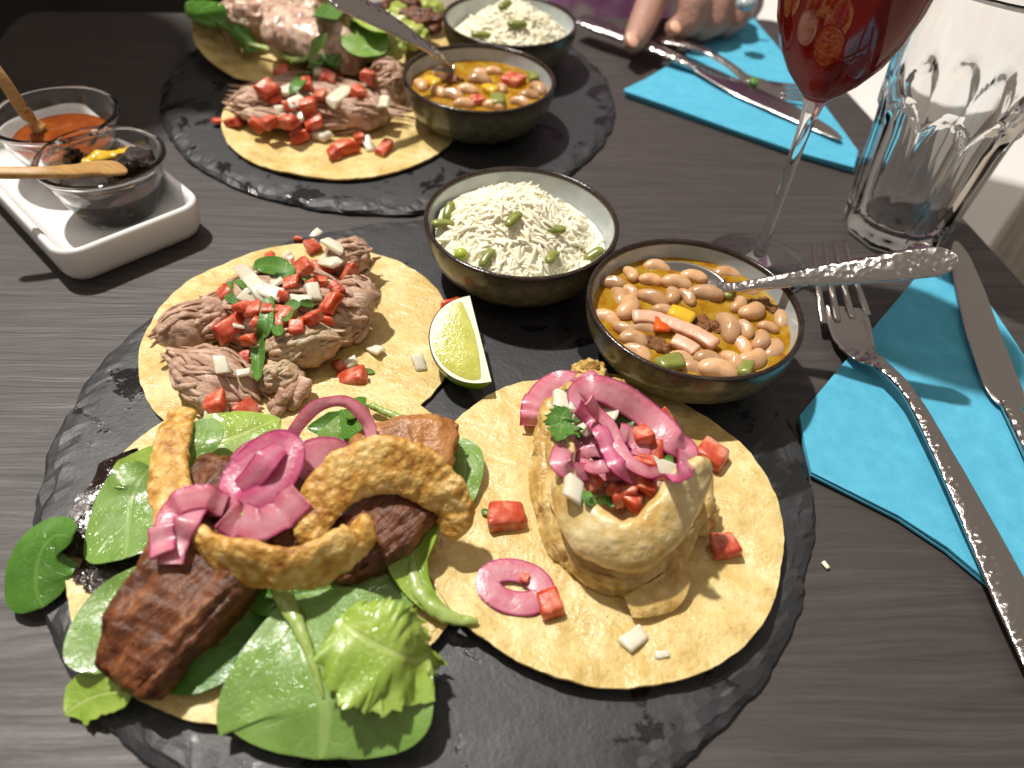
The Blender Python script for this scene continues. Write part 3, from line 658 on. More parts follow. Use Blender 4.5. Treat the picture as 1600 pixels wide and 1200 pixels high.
p = on(*z3(565, 425)); V, F = blob(p, (.6, .4, .25), (0, 0, 0), .1, 1.6, 3, seed=5); tag(mk("ham_piece", V, F, MT['ham']), "pink ham piece at the back of the far stew", "ham")
# ------------------------------------------------------------------ leaf, ribbon and meat builders
def prof(ws, n):
    ws = np.asarray(ws, float); return np.clip([p[0] for p in spl(np.stack([ws, ws, ws], 1), n)], .01, None)
def leaf(name, pts, wl, wr, m, label, cat="leaf", group=None, cup=0., wav=0., wf=.9, n=30, k=15, th=.05, N=(0, -.35, 1), serr=0., z=None, conform=True, parent=None, frill=0.):
    P = spl([(on(*p[:2], p[2]) if z is None else at(*p)) for p in pts], n); T, W, M = frames(P, N)
    uu = np.linspace(0, 1, n); rd_ = np.sqrt(np.clip(1-np.clip((uu-.80)/.20, 0, 1)**2, .004, 1))*np.sqrt(np.clip(1-np.clip((.10-uu)/.10, 0, 1)**2, .15, 1))
    L, Q = prof(wl, n)*rd_, prof(wr, n)*rd_; sd = sum(map(ord, label or name)) % 97; G = np.zeros((n, k, 3))
    for i in range(n):
        for j in range(k):
            v = 2*j/(k-1)-1; w_ = (Q if v > 0 else L)[i]
            if serr: w_ *= 1+serr*abs(v)*1.3*nz((i*.42, v*1.2, 0), 1, sd, 2)
            h = cup*w_*v*v + wav*nz(P[i]+W[i]*w_*v, wf, sd, 2) + frill*abs(v)**2*2.2*nz((i*.33, 1.5*v, 0), 1, sd, 2)
            g = P[i]+W[i]*w_*v+M[i]*h
            if conform:
                t = top_z(g[0], g[1])
                if 0 < t+.07-g[2] < 1.6: g[2] = t+.07
            G[i, j] = g
    for _ in range(7 if conform else 2):
        G[1:-1, :, 2] = .5*G[1:-1, :, 2]+.25*(G[:-2, :, 2]+G[2:, :, 2]); G[:, 1:-1, 2] = .6*G[:, 1:-1, 2]+.2*(G[:, :-2, 2]+G[:, 2:, 2])
    if conform:
        for i in range(n):
            for j in range(k):
                t = top_z(G[i, j, 0], G[i, j, 1])
                if 0 < t+.04-G[i, j, 2] < .35: G[i, j, 2] = t+.04
    V, F, uv = sheet(G, th); o = mk(name, V, F, m, parent, uv=uv, surf=True, sharp=True)
    if label: tag(o, label, cat, group)
    return o
def ribbon(pts, hw, label, m='onionp', closed=False, N=(0, -.45, 1), n=70, k=9, th=.08, cat="pickled onion", group=None, lift=.12, z=None, name="pickled_onion_strip", wav=.06, conform=True):
    P = spl([(on(p[0], p[1], lift+(p[2] if len(p) > 2 else 0)) if z is None else at(*p)) for p in pts], n, closed)
    T, W, M = frames(P, N, closed); sd = len(label); G = np.zeros((n, k, 3))
    hw = np.broadcast_to(hw, (n,)) if np.isscalar(hw) else np.interp(np.linspace(0, 1, n), np.linspace(0, 1, len(hw)), hw)
    dzs = np.zeros(n)
    for i in range(n):
        for j in range(k):
            v = 2*j/(k-1)-1; g = P[i]+W[i]*hw[i]*v*(1+.08*nz(P[i], .8, sd))+M[i]*(.10*hw[i]*(1-v*v)+wav*nz(P[i]+W[i]*v, .8, sd)); G[i, j] = g
            if conform:
                t = top_z(g[0], g[1])
                if 0 < t+.05-g[2] < 1.0: dzs[i] = max(dzs[i], t+.05-g[2])
    for _ in range(5): dzs = np.maximum(dzs*.6, .5*dzs+.25*(np.roll(dzs, 1)+np.roll(dzs, -1))) if closed else np.convolve(np.pad(dzs, 1, 'edge'), [.25, .5, .25], 'valid')
    G[:, :, 2] += dzs[:, None]
    V, F, uv = sheet(G, th, closed); o = mk(name, V, F, MT[m], uv=uv, surf=True, sharp=True)
    return tag(o, label, cat, group)
def meat(name, px, py, z, r, rot, m, label, cat="meat", group=None, amp=.35, freq=.9, fib=(.35, 3.0, 3.0), famp=.17, sub=5, sq=1., parent=None):
    V, F = blob(at(px, py, z), r, rot, amp, freq, sub, fib, famp, px*.37+py*.11, sq)
    o = mk(name, V, F, MT[m], parent, surf=True)
    if label: tag(o, label, cat, group)
    return o
def shred(name, px, py, z, r, rot, m, label, cat="pork", group=None, n=44, seed=0, th=(.05, .17)):
    rng = np.random.default_rng(seed+int(px)); r = np.asarray(r, float)
    V, F = blob((0, 0, 0), r*.95, (0, 0, 0), .34*r.min(), .9, 4, (.35, 3, 3), .12, seed+px*.3, 1.)
    Vs, Fs, k = [V], list(F), len(V)
    for i in range(n):
        a = rng.uniform(-.35, math.pi+.35); x0 = rng.uniform(-.75, .75); L = rng.uniform(.25, .85); da = rng.normal(0, .2); t0 = rng.uniform(.86, 1.12)
        pts = []
        for t in np.linspace(-1, 1, 5):
            x = np.clip(x0+L*t, -1.3, 1.3); q = math.sqrt(max(.10, 1-min(abs(x), .97)**2)); aa = a+da*t
            pts.append(np.array([x*r[0], math.cos(aa)*q*r[1]*t0, math.sin(aa)*q*r[2]*t0])+rng.normal(0, .05, 3))
        P = spl(pts, 16); w_ = rng.uniform(*th); u = np.linspace(-1, 1, 16); e = np.sqrt(np.clip(1-u**4, .05, 1))
        N = np.stack([0*P[:, 0], P[:, 1]/r[1]**2, P[:, 2]/r[2]**2], 1); N = unit_rows(N+1e-6)
        B, G, _ = band(P, N, w_*e, w_*.6*e, 8, 2.2); B = disp(B, G, lambda p: .05*nz(p, 2.6, i, 2))
        Vs.append(B); Fs += [tuple(q+k for q in f) for f in G]; k += len(B)
    V = np.concatenate(Vs)@rotm(*rot).T+at(px, py, z)
    o = mk(name, V, Fs, MT[m], surf=True); return tag(o, label, cat, group)
def piece(name, pts, hw, ht, m, label, cat, group=None, N=(0, -.3, 1), n=70, seg=44, e=2.6, amp=.15, freq=1.2, octs=4, amp2=.05, f2=4.5, ends=True, closed=False, surf=True, centre=None, tilt=.25, parent=None, ridge=0., scal=0.):
    P = spl([at(*p) for p in pts], n, closed)
    if centre is not None:
        N = P-at(*centre); N[:, 2] = 0; N = unit_rows(N); N[:, 2] = tilt
    u = np.linspace(0, 1, n)
    hw = np.interp(u, np.linspace(0, 1, len(np.atleast_1d(hw))), np.atleast_1d(hw)); ht = np.interp(u, np.linspace(0, 1, len(np.atleast_1d(ht))), np.atleast_1d(ht))
    if ends:
        tp = np.sqrt(np.clip(1-np.clip((.08-np.minimum(u, 1-u))/.08, 0, 1)**2, .06, 1)); hw = hw*tp; ht = ht*tp
    if scal: hw = hw*(1+scal*np.sin(u*38+2*np.sin(u*9)))
    V, F, uv = band(P, N, hw, ht, seg, e, closed); sd = sum(map(ord, label)) % 53
    if ridge:
        Nn = vnorm(V, F); V = V+Nn*np.array([ridge*((1-2*abs(nz((a*2.6, math.sin(b*6.283)*4.2, math.cos(b*6.283)*4.2), 1, sd, 3)))-.3) for a, b in uv])[:, None]
    V = disp(V, F, lambda p: amp*nz(p, freq, sd, octs)+amp2*(.5-abs(nz(p, f2, sd+3)))*2)
    return tag(mk(name, V, F, MT[m], parent, uv=uv, surf=surf), None if parent else label, None if parent else cat, group)

# ------------------------------------------------------------------ lime wedge
def lime():
    t0 = at(734, 462, 3.3); t1 = at(768, 596, 1.9); ax = unit(t1-t0); L = np.linalg.norm(t1-t0); mid = (t0+t1)/2
    view = unit(unit(CAM-mid)+np.array([-.12, -.05, .8])); side = unit(np.cross(ax, view))           # picture-left, across the wedge
    if side@RT > 0: side = -side
    d1 = unit(side+.12*view); nrm = unit(np.cross(ax, d1))
    if nrm@view < 0: nrm = -nrm
    back = -nrm; Rr = 2.35; ang = R(58)
    base = (mid[0], mid[1], .5)
    t = thing("lime_wedge", base, "pale green lime wedge standing between the pork taco and the rice bowl", "lime wedge")
    d = lambda th: d1*math.cos(th)+back*math.sin(th)
    nt_, nr = 40, 22
    def P(u, th, s): a = u*math.pi; rr = Rr*(math.sin(a)**.85 if 0 < u < 1 else 0); return mid-ax*(L/2)*math.cos(a)*(.35+.65*s if s < 1 else 1)*1.0 + d(th)*rr*s
    def face(th, flip, s0, s1, du, off):
        V = []; F = []
        m = 9
        for i in range(nt_+1):
            for j in range(m):
                u = du+(1-2*du)*i/nt_; s = s0+(s1-s0)*j/(m-1); a = u*math.pi
                p = mid-ax*(L/2)*math.cos(a)*(1-.0*s)+d(th)*Rr*math.sin(a)**.85*s
                p = p+(nrm if not flip else unit(np.cross(ax, d(th))*-1))*off*0
                V.append(p)
        for i in range(nt_):
            for j in range(m-1):
                q = (i*m+j, i*m+j+1, (i+1)*m+j+1, (i+1)*m+j); F.append(q if flip else q[::-1])
        return np.array(V), F
    V, F = face(0, False, 0, 1, 0, 0); V2, F2 = face(ang, True, 0, 1, 0, 0)
    mk("pith", np.concatenate([V, V2]), F+[tuple(i+len(V) for i in f) for f in F2], MT['pith'], t)
    # flesh: slightly domed pad on the cut face
    c = mid+d1*Rr*.50-ax*.05; rows = []
    for q in np.linspace(0, 1, 10):
        ring = []
        for a in np.linspace(0, 2*np.pi, 60, endpoint=False):
            x = -math.cos(a)*(L/2)*.90; lim = Rr*max(0, math.sin(math.acos(max(-1, min(1, x/(L/2))))))**.85
            y = (lim*.90 if math.sin(a) > 0 else -0) ; yy = max(.22, lim*.5+.05)+np.sign(math.sin(a))*abs(math.sin(a))**.45*max(0, lim*.5-.17)
            p = mid+ax*x*q+d1*(Rr*.46+(yy-Rr*.46)*q)+nrm*(.07*(1-q**4)+.012)
            ring.append(p)
        rows.append(ring)
    G = np.array(rows); V = G.reshape(-1, 3); F = []
    for i in range(9):
        for j in range(60): F.append((i*60+j, i*60+(j+1) % 60, (i+1)*60+(j+1) % 60, (i+1)*60+j))
    mk("flesh", V, F, MT['lime_f'], t)
    V = []; F = []; m = 15
    for i in range(nt_+1):
        a = i/nt_*math.pi
        for j in range(m):
            th = ang*j/(m-1); V.append(mid-ax*(L/2)*math.cos(a)*1.012+d(th)*Rr*1.02*math.sin(a)**.85)
    for i in range(nt_):
        for j in range(m-1): F.append((i*m+j, i*m+j+1, (i+1)*m+j+1, (i+1)*m+j))
    mk("rind", np.array(V), F, MT['lime_r'], t); add_surf(np.array(V), F)
lime()
tag(inst("tomato_dice", PROTO["tomato4"], at(707, 482, 1.5), (R(60), 0, R(20)), 1.1), "dark orange tomato piece between the lime wedge's tip and the rice bowl", "tomato piece")

# ------------------------------------------------------------------ pork taco
PG = "braised pork chunks on the front taco"
shred("pork_chunk", 440, 480, 1.3, (3.3, 2.9, 1.5), (0, 0, 10), 'carnita', "mound of shredded pork under the salsa on the front taco", "pork", PG)
shred("pork_chunk", 307, 508, 1.65, (1.85, 1.15, 1.05), (0, 10, 48), 'carnita', "smooth pinkish pork chunk at the left of the front taco", "pork", PG)
shred("pork_chunk", 338, 596, 1.55, (2.1, 1.45, .95), (0, 12, -20), 'carnita', "broad grainy pork chunk at the lower left of the front taco", "pork", PG)
shred("pork_chunk", 468, 538, 1.9, (1.75, 1.15, 1.05), (0, -8, 12), 'fat', "pale fatty pork chunk at the lower middle of the front taco", "pork", PG)
shred("pork_chunk", 545, 485, 1.9, (1.2, 1.75, 1.1), (20, 0, -20), 'carnita', "stringy pork chunk at the right side of the front taco", "pork", PG)
shred("pork_chunk", 545, 408, 2.0, (1.25, 1.0, 1.1), (0, 0, 30), 'carnita', "browned pork chunk at the top right of the front taco", "pork", PG)
shred("pork_chunk", 436, 592, 1.45, (.9, .75, .7), (0, 0, 20), 'fat', "small yellowish fatty pork chunk under the long green strip's end", "pork", PG)
for a, b, lab in [((468, 580), (428, 652), "longest pork strand hanging below the yellowish chunk"), ((478, 592), (452, 640), "pork strand right of the longest hanging strand"), ((448, 612), (420, 640), "short pork strand left of the longest hanging strand"), ((545, 515), (490, 560), "pork strand at the right lower edge of the front taco's meat"), ((575, 478), (555, 535), "curved pork strand at the far right of the front taco's meat")]:
    piece("pork_strand", [(*a, 1.75), ((a[0]+b[0])/2+4, (a[1]+b[1])/2, 1.45), (*b, 1.02)], [.3, .28, .2], [.22, .22, .14], 'carnita', lab, "pork", "pork strands on the front taco", n=30, seg=14, amp=.1, freq=2)
TG, OG, HG = "tomato dice on the front pork taco", "onion dice on the front pork taco", "green strips on the front pork taco"
for i, (px, py, s_, lab) in enumerate([(471, 422, 1.35, "large pinkish tomato dice at the top of the front pork taco"), (543, 428, 1.4, "large pink tomato dice at the upper right of the front pork taco"), (488, 386, 1.2, "tomato dice at the back of the front pork taco, beside onion"),
        (465, 373, .6, "tiny tomato piece at the far back edge of the front pork taco"), (421, 402, .9, "tomato dice at the back left of the front pork taco's salsa"), (362, 512, 1.6, "largest bright red tomato dice, above the broad grainy pork chunk"), (520, 472, 1.4, "pink tomato dice at the right edge of the front salsa"),
        (457, 441, 1., "tomato dice below the large pinkish one"), (487, 450, 1., "tomato dice in the middle right of the front salsa"), (393, 485, 1.1, "tomato dice left of the long green strip, beside an onion sliver"), (485, 497, 1.2, "tomato dice right of the long green strip above the fatty chunk"),
        (440, 500, 1.2, "tomato dice touching the right side of the long green strip"), (392, 532, 1.1, "tomato dice touching the left side of the long green strip"), (382, 560, .9, "small orange tomato dice beside the strip above the pork"), (336, 628, 1.25, "orange tomato dice lying on the lower left pork edge"), (380, 645, 1.3, "orange tomato dice at the bottom of the front pork taco, beside lettuce"),
        (530, 572, .9, "small tomato dice on the bare tortilla right of the pork"), (549, 592, 1.25, "tomato dice with cut side up on the bare tortilla right of the pork"), (350, 458, 1., "tomato dice behind the green curl at the left of the salsa"), (505, 420, 1.1, "tomato dice between the two large pink ones"), (415, 470, 1., "tomato dice under the long pale onion stick"), (510, 500, .9, "tomato dice at the lower right of the salsa"), (440, 460, 1.0, "small tomato dice below the wide folded green strip"), (425, 486, 1.0, "small tomato dice just right of the long green strip's top"), (465, 512, .9, "small tomato dice on the pale fatty chunk's upper edge"), (375, 480, .9, "small tomato dice above the largest red one"),
        (500, 440, .9, "small tomato dice between the two pink ones at the right"), (405, 505, .8, "tiny tomato dice beside the long green strip's middle"), (450, 415, .9, "small tomato dice behind the pale onion sticks"), (525, 450, .8, "small tomato dice on the right shoulder of the front salsa")]):
    put("tomato_dice", f"tomato{i%6}", px, py, lab, "tomato piece", TG, .22, None, (s_*.8*random.uniform(.85, 1.1), s_*.9*random.uniform(.7, 1.05), s_*.9*random.uniform(.7, 1.1)), rx=random.uniform(-35, 35), ry=random.uniform(-35, 35))
for i, (px, py, s_, lab) in enumerate([(494, 366, 1., "white onion dice at the topmost edge of the front salsa"), (521, 384, 1.2, "white onion dice beside the browned pork chunk"), (512, 410, 1.4, "broad white onion piece behind the large pink tomato"), (491, 457, 1.1, "square white onion dice in the middle right of the front salsa"),
        (342, 516, .9, "onion sliver left of the largest red tomato dice"), (350, 534, .75, "small onion piece on the largest red tomato's lower edge"), (373, 510, .55, "tiny onion chip on top of the largest red tomato"), (345, 570, 1., "square onion dice on the broad grainy pork chunk"), (380, 582, .8, "thin onion piece beside the lower end of the long green strip"),
        (394, 468, 1.2, "onion piece above the long green strip's left side"), (440, 409, 1.3, "white onion piece at the back of the salsa"), (548, 566, .8, "onion piece on the small tomato dice on the bare tortilla"), (655, 566, 1.2, "lone white onion piece near the lime wedge"), (586, 546, .9, "thin clear onion sliver on the bare tortilla"),
        (340, 645, 1., "onion pieces beside the orange tomato at the lower left"), (362, 657, 1., "onion piece at the bottom edge next to lettuce"), (448, 398, .7, "small greenish onion piece at the back of the salsa"), (430, 440, 1., "onion dice under the folded green strip"), (466, 470, 1.1, "pale onion dice in the middle of the front salsa")]):
    put("onion_dice", f"onion{i%4}", px, py, lab, "onion piece", OG, .2, None, s_*.95, rx=random.uniform(-25, 25), ry=random.uniform(-25, 25))
for pts, lab in [([(375, 418), (395, 440), (418, 470)], "long pale onion stick at the upper left of the front salsa"), ([(390, 435), (410, 452), (440, 462)], "second pale onion stick beside the long one")]:
    slabpx("onion_stick", pts, .36, .16, MT['onionw'], lab, "onion piece", OG, .35)
def strip(pts, w_, lab, m='herb', grp=HG, dz=.3, wav=.15, N=(0, -.5, 1), th=.06, cat="green herb", name="green_strip"):
    return leaf(name, [(p[0], p[1], dz) for p in pts], [w_*.7, w_, w_, w_*.6], [w_*.7, w_, w_, w_*.6], MT[m], lab, cat, grp, cup=.25, wav=wav, n=22, k=9, th=th, N=N)
strip([(421, 464), (414, 510), (408, 555), (402, 594)], .38, "long dark green strip hanging down the middle of the front pork taco", dz=.45)
strip([(396, 418), (420, 414), (446, 424), (440, 440)], .5, "wide folded green strip at the back of the front salsa")
strip([(360, 440), (358, 462), (372, 475)], .22, "dark green curl at the left of the front salsa"); strip([(366, 440), (382, 446), (392, 460)], .16, "thin green curl joined to the dark curl at the left")
strip([(466, 472), (452, 485), (449, 506)], .3, "green strip right of the long strip's top"); strip([(478, 440), (492, 436)], .35, "small green leaf between the pink tomatoes")
strip([(470, 474), (490, 475)], .22, "short green strip in the middle right of the front salsa"); strip([(430, 505), (438, 525)], .25, "green bit at the right edge of the long strip"); strip([(500, 480), (514, 480)], .2, "pale green round bit at the right of the front salsa"); strip([(565, 578), (585, 582)], .14, "tiny green bit on the bare tortilla", dz=.1)

# ------------------------------------------------------------------ salad leaves of the crackling taco
LG = "salad leaves on the crackling taco"
leaf("dark_red_lettuce_leaf", [(222, 712, .5), (180, 750, .6), (160, 820, .5), (185, 880, .4), (215, 915, .3)], [.4, .8, 1.3, 1.4, .6], [.3, .6, .9, 1.1, .5], MT['redlettuce'], "frilly dark red lettuce leaf at the left of the crackling taco", "leaf", LG, wav=.25, serr=.35, frill=.28)
leaf("lettuce_leaf", [(205, 1078, .35), (160, 1085, .4), (125, 1100, .35), (104, 1118, .2)], [.5, .9, .8, .1], [.5, .7, .7, .1], MT['lettuce'], "light green leaf overhanging the slate at the lower left", "leaf", LG, cup=.12, wav=.15, serr=.15)
leaf("spinach_leaf", [(262, 890, .5), (205, 940, .5), (165, 1000, .45), (148, 1052, .3)], [.6, 1.2, 1.3, .9], [.6, 1.1, 1.2, .9], MT['spinach'], "spinach leaf peeking out left of the roast pork piece", "leaf", LG, cup=.1, wav=.15)
leaf("spinach_leaf", [(235, 1062, .4), (300, 1035, .5), (365, 985, .5), (425, 915, .5)], [.3, 1.1, 1.2, .4], [.3, 1.0, 1.1, .4], MT['spinach_d'], "pointed green leaf right of the roast pork piece", "leaf", LG, cup=.12, wav=.15)
leaf("spinach_leaf", [(116, 838, 1.1), (88, 838, 1.3), (62, 865, 1.2), (56, 915, .8), (68, 948, .35)], [.2, .8, 1.15, 1.2, .9], [.2, .95, 1.3, 1.25, .9], MT['spinach_d'], "bright green leaf curling over the slate's left edge", "leaf", LG, cup=-.22, wav=.12)
leaf("lettuce_leaf", [(300, 702, .6), (245, 722, .6), (205, 740, .5), (176, 760, .4)], [.5, .8, .8, .2], [.4, .8, .7, .2], MT['lettuce'], "narrow light green leaf above the round spinach leaf", "leaf", LG, cup=.15, wav=.2)
leaf("spinach_leaf", [(232, 728, .9), (212, 765, 1.0), (202, 815, .9), (196, 872, .6)], [.6, 1.35, 1.6, 1.5], [.6, 1.35, 1.55, 1.45], MT['spinach'], "round glossy spinach leaf at the left of the crackling taco", "leaf", LG, cup=-.1, wav=.12)
leaf("lettuce_leaf", [(255, 735, .7), (310, 705, .9), (370, 680, .9), (438, 655, .7)], [.6, 1.5, 1.6, .5], [.5, 1.2, 1.3, .4], MT['lettuce'], "broad pale lettuce leaf at the top of the crackling taco", "leaf", LG, wav=.35, frill=.18, serr=.12)
leaf("lettuce_leaf", [(300, 715, 1.1), (318, 680, 1.2), (325, 650, 1.1)], [.4, .8, .3], [.4, .8, .3], MT['spinach'], "upright green lettuce piece beside the vertical crackling strip", "leaf", LG, wav=.25)
leaf("small_green_leaf", [(555, 645, .5), (520, 665, .7), (480, 668, .7)], [.2, .6, .1], [.2, .55, .1], MT['spinach_d'], "pointed small leaf under the thin onion arch", "leaf", LG, cup=.3)
leaf("small_green_leaf", [(560, 650, .5), (530, 690, .6), (500, 715, .6)], [.5, .9, .5], [.5, .9, .5], MT['spinach'], "pale small leaf behind the onion slices", "leaf", LG, cup=.1, wav=.2)
leaf("small_green_leaf", [(540, 640, .5), (565, 680, .6), (555, 712, .6)], [.3, .8, .5], [.3, .7, .5], MT['spinach_d'], "green small leaf between the pale leaf and the golden pork", "leaf", LG, cup=.15, wav=.2)
leaf("small_green_leaf", [(545, 655, .4), (560, 630, .5), (572, 622, .3)], [.2, .35, .05], [.2, .35, .05], MT['spinach_d'], "leaf tip sticking up above the thin onion arch", "leaf", LG)
leaf("small_green_leaf", [(700, 690, .5), (728, 712, .6), (722, 770, .4), (712, 800, .3)], [.3, .8, .7, .2], [.3, .7, .6, .2], MT['spinach'], "dark leaf right of the golden pork piece", "leaf", LG, wav=.25, frill=.1)
piece("green_stalk", [(578, 632, 1.5), (605, 645, 1.5), (645, 658, 1.45), (697, 663, 1.35)], [.13, .14, .15, .12], [.12, .12, .13, .1], 'stem', "long thin pale green stem crossing the top of the crackling taco", "leaf stem", n=40, seg=12, amp=.01)
leaf("spinach_leaf", [(455, 985, .5), (510, 955, .7), (570, 925, .8), (632, 885, .6)], [.4, 1.3, 1.6, 1.3], [.4, 1.6, 2.1, 1.5], MT['spinach'], "lobed spinach leaf behind the frilly lettuce piece", "leaf", LG, cup=.08, wav=.22)
leaf("spinach_leaf", [(380, 905, .5), (420, 930, .6), (470, 935, .5)], [.3, .7, .3], [.3, .7, .3], MT['spinach_d'], "small green leaf tucked under the front crackling band", "leaf", LG, wav=.2)
lstrip = leaf("lettuce_leaf", [(682, 775, 1.2), (655, 830, 1.1), (645, 880, .8), (662, 930, .5), (700, 962, .35), (747, 970, .25)], [.3, .8, .9, .45, .22, .06], [.3, .7, .55, .4, .22, .06], MT['lettuce'], "curved lettuce strip with a pale rib ending on the fish tortilla", "leaf", LG, cup=.35, wav=.15, n=40)
piece("leaf_rib", [(640, 868, 1.75), (655, 925, 1.6), (695, 962, 1.5), (745, 972, 1.4)], [.2, .24, .24, .1], [.13, .14, .14, .08], 'stem', "pale curved lettuce rib between the two front tortillas", "leaf stem", n=40, seg=12, amp=.01, parent=lstrip)
bs = leaf("spinach_leaf", [(446, 935, 2.35), (468, 985, 2.3), (494, 1055, 2.05), (508, 1110, 1.7), (500, 1186, 1.15)], [.3, 1.9, 3.1, 3.35, 3.3, 2.9], [.3, 2.2, 3.3, 3.6, 3.4, 2.9], MT['spinach'], "largest spinach leaf, at the bottom, drooping over the tortilla's edge", "leaf", LG, cup=.0, wav=.3, wf=.38, n=44, k=23, th=.06, z=1)
piece("stalk", [(433, 905, 2.6), (447, 940, 2.48), (467, 980, 2.44), (490, 1040, 2.25), (505, 1090, 1.95)], [.34, .3, .2, .11, .03], [.2, .18, .12, .07, .02], 'stem', "thick stalk of the largest spinach leaf", "leaf stem", n=40, seg=14, amp=.01, parent=bs)
leaf("frilly_lettuce_leaf", [(528, 968, .9), (575, 1000, 1.0), (630, 1025, .9), (688, 1040, .5)], [1.0, 1.9, 1.7, .5], [.7, 1.4, 1.3, .4], MT['lettuce'], "frilly yellow-green lettuce piece on the largest spinach leaf", "leaf", LG, wav=.22, wf=.8, frill=.42, serr=.16, n=60, k=21)
piece("green_stalk", [(386, 800, 4.0), (400, 825, 3.9), (412, 846, 3.6)], .26, .22, 'stem', "short pale green stem stub poking up under the magenta onion", "leaf stem", n=16, seg=14, amp=.01)

# ------------------------------------------------------------------ roast pork and crackling
QG = "roast pork pieces on the crackling taco"
piece("roast_pork", [(360, 850, 2.5), (320, 890, 2.4), (265, 965, 2.1), (222, 1030, 1.75), (196, 1068, 1.5)], [1.6, 2.0, 1.75, 1.4, 1.0], [1.1, 1.3, 1.25, 1.0, .7], 'pork', "long dark brown roast pork piece at the lower left", "roast pork", QG, amp=.22, freq=.7, amp2=.05, f2=2., e=3.6, ridge=.15, n=120, seg=64)
piece("roast_pork", [(310, 765, 2.2), (370, 785, 2.5), (440, 815, 2.5), (490, 840, 2.2)], [1.1, 1.5, 1.5, 1.2], [1, 1.2, 1.2, 1], 'pork', "dark roast pork piece beneath the magenta onion", "roast pork", QG, amp=.25, freq=.7, amp2=.05, f2=2., e=3.4, ridge=.15, n=100, seg=56)
piece("roast_pork", [(520, 900, 1.9), (560, 860, 2.1), (610, 815, 2.3), (655, 775, 2.3)], [.8, 1.25, 1.4, 1.2], [.8, 1, 1.1, 1], 'pork', "dark roast pork piece under the arched crackling", "roast pork", QG, amp=.18, freq=.8, amp2=.04, f2=2., e=3.4, ridge=.14, n=100, seg=56)
piece("pork_belly", [(560, 730, 2.2), (610, 710, 2.5), (660, 700, 2.5), (706, 712, 2.2)], [.9, 1.2, 1.25, 1.2], [.7, .9, .95, .9], 'belly', "golden pork belly piece behind the arched crackling", "roast pork", QG, amp=.18, freq=.8, amp2=.04, e=4, ridge=.14)
CG = "pork crackling curls"
piece("crackling_curl", [(286, 640, 3.2), (276, 668, 3.4), (266, 712, 3.5), (265, 760, 3.5), (274, 805, 3.5), (262, 850, 3.3), (240, 892, 2.9)], [.5, .62, .68, .72, .75, .6, .5], [.22, .26, .26, .26, .26, .24, .2], 'rind_chip', "upright golden crackling strip at the upper left", "crackling", CG, n=150, seg=40, amp=.11, freq=1.0, amp2=.045, f2=2.4)
piece("crackling_curl", [(292, 835, 3.3), (330, 862, 3.7), (390, 882, 3.9), (455, 890, 3.9), (515, 872, 3.9), (556, 842, 3.9), (560, 812, 3.8)], [.75, .85, .9, .9, .85, .7, .45], [.22, .24, .26, .27, .26, .24, .2], 'rind_chip', "curved golden crackling band across the front of the taco", "crackling", CG, N=(-.1, -1, .35), n=170, seg=40, amp=.11, freq=1.0, amp2=.045, f2=2.4)
piece("crackling_curl", [(487, 858, 3.0), (494, 800, 3.7), (530, 752, 4.3), (590, 728, 4.6), (650, 738, 4.4), (698, 775, 3.7), (712, 808, 3.0), (690, 828, 2.5)], [.5, .7, .95, 1.05, 1., .8, .65, .5], [.24, .27, .29, .30, .29, .27, .26, .22], 'rind_chip', "arched golden crackling curl at the right of the taco", "crackling", CG, N=(0, -.75, .66), n=190, seg=44, amp=.11, freq=1.0, amp2=.045, f2=2.4)
# ------------------------------------------------------------------ pickled onion on the crackling taco
def z4(x, y): return 350+x/3.721, 600+y/3.721
NG = "pickled onion on the crackling taco"
ribbon([(372, 742, 3.2), (384, 716, 3.5), (410, 704, 3.6), (425, 722, 3.5), (412, 755, 3.3), (388, 766, 3.1)], .5, "pale pink onion slice behind the magenta ring", closed=True, group=NG, z=1, conform=False, N=(0, -.6, .8), wav=.04)
ribbon([z4(20, 770), z4(90, 815), z4(200, 810), z4(310, 770), z4(400, 700), z4(450, 640)], .6, "pale pink onion strip curving under the magenta ring", group=NG, wav=.03)
ribbon([(*z4(395, 590), 3.3), (*z4(450, 500), 3.6), (*z4(540, 430), 3.8), (*z4(640, 400), 3.7), (*z4(735, 410), 3.3)], [.5, .75, .8, .6, .3], "pink onion strip right of the magenta ring", group=NG, z=1, conform=False, N=(0, -.6, .8), wav=.05)
ribbon([(*z4(370, 610), 3.1), (*z4(450, 580), 3.3), (*z4(540, 560), 3.4), (*z4(620, 500), 3.3)], [.4, .45, .4, .2], "lower pink onion strip right of the magenta ring", group=NG, z=1, conform=False, N=(0, -.6, .8), wav=.04)
ribbon([(345, 790), (318, 794), (294, 812), (280, 840), (270, 862), (266, 882)], .42, "pink onion strip hanging over the left crackling strip", group=NG, lift=.25, wav=.03)
ribbon([(352, 790), (318, 782), (288, 788), (266, 806), (257, 836), (254, 866)], .42, "outer pink onion strip hanging beside the left crackling", group=NG, lift=.25, wav=.03)
def oval(cx, cy, ax, ay, bx, by, z0, z1, n=12):
    return [(*z4(cx+ax*math.cos(t)+bx*math.sin(t), cy+ay*math.cos(t)+by*math.sin(t)), z0+(z1-z0)*(.5+.5*math.cos(t))) for t in np.linspace(0, 2*np.pi, n, endpoint=False)]
ribbon(oval(222, 522, 150, -165, 88, 62, 3.9, 4.7), .50, "bright magenta onion ring lying on top of the crackling taco", 'onionm', True, group=NG, n=110, th=.12, conform=False, name="pickled_onion_ring", N=(0, -.62, .78), z=1, wav=.05)
ribbon([(*z4(90, 600), 4.1), (*z4(180, 530), 4.6), (*z4(250, 440), 5.0), (*z4(330, 370), 4.9)], [.3, .42, .42, .3], "magenta onion strip crossing the magenta ring", 'onionm', group=NG, z=1, conform=False, N=(0, -.62, .78), wav=.04)
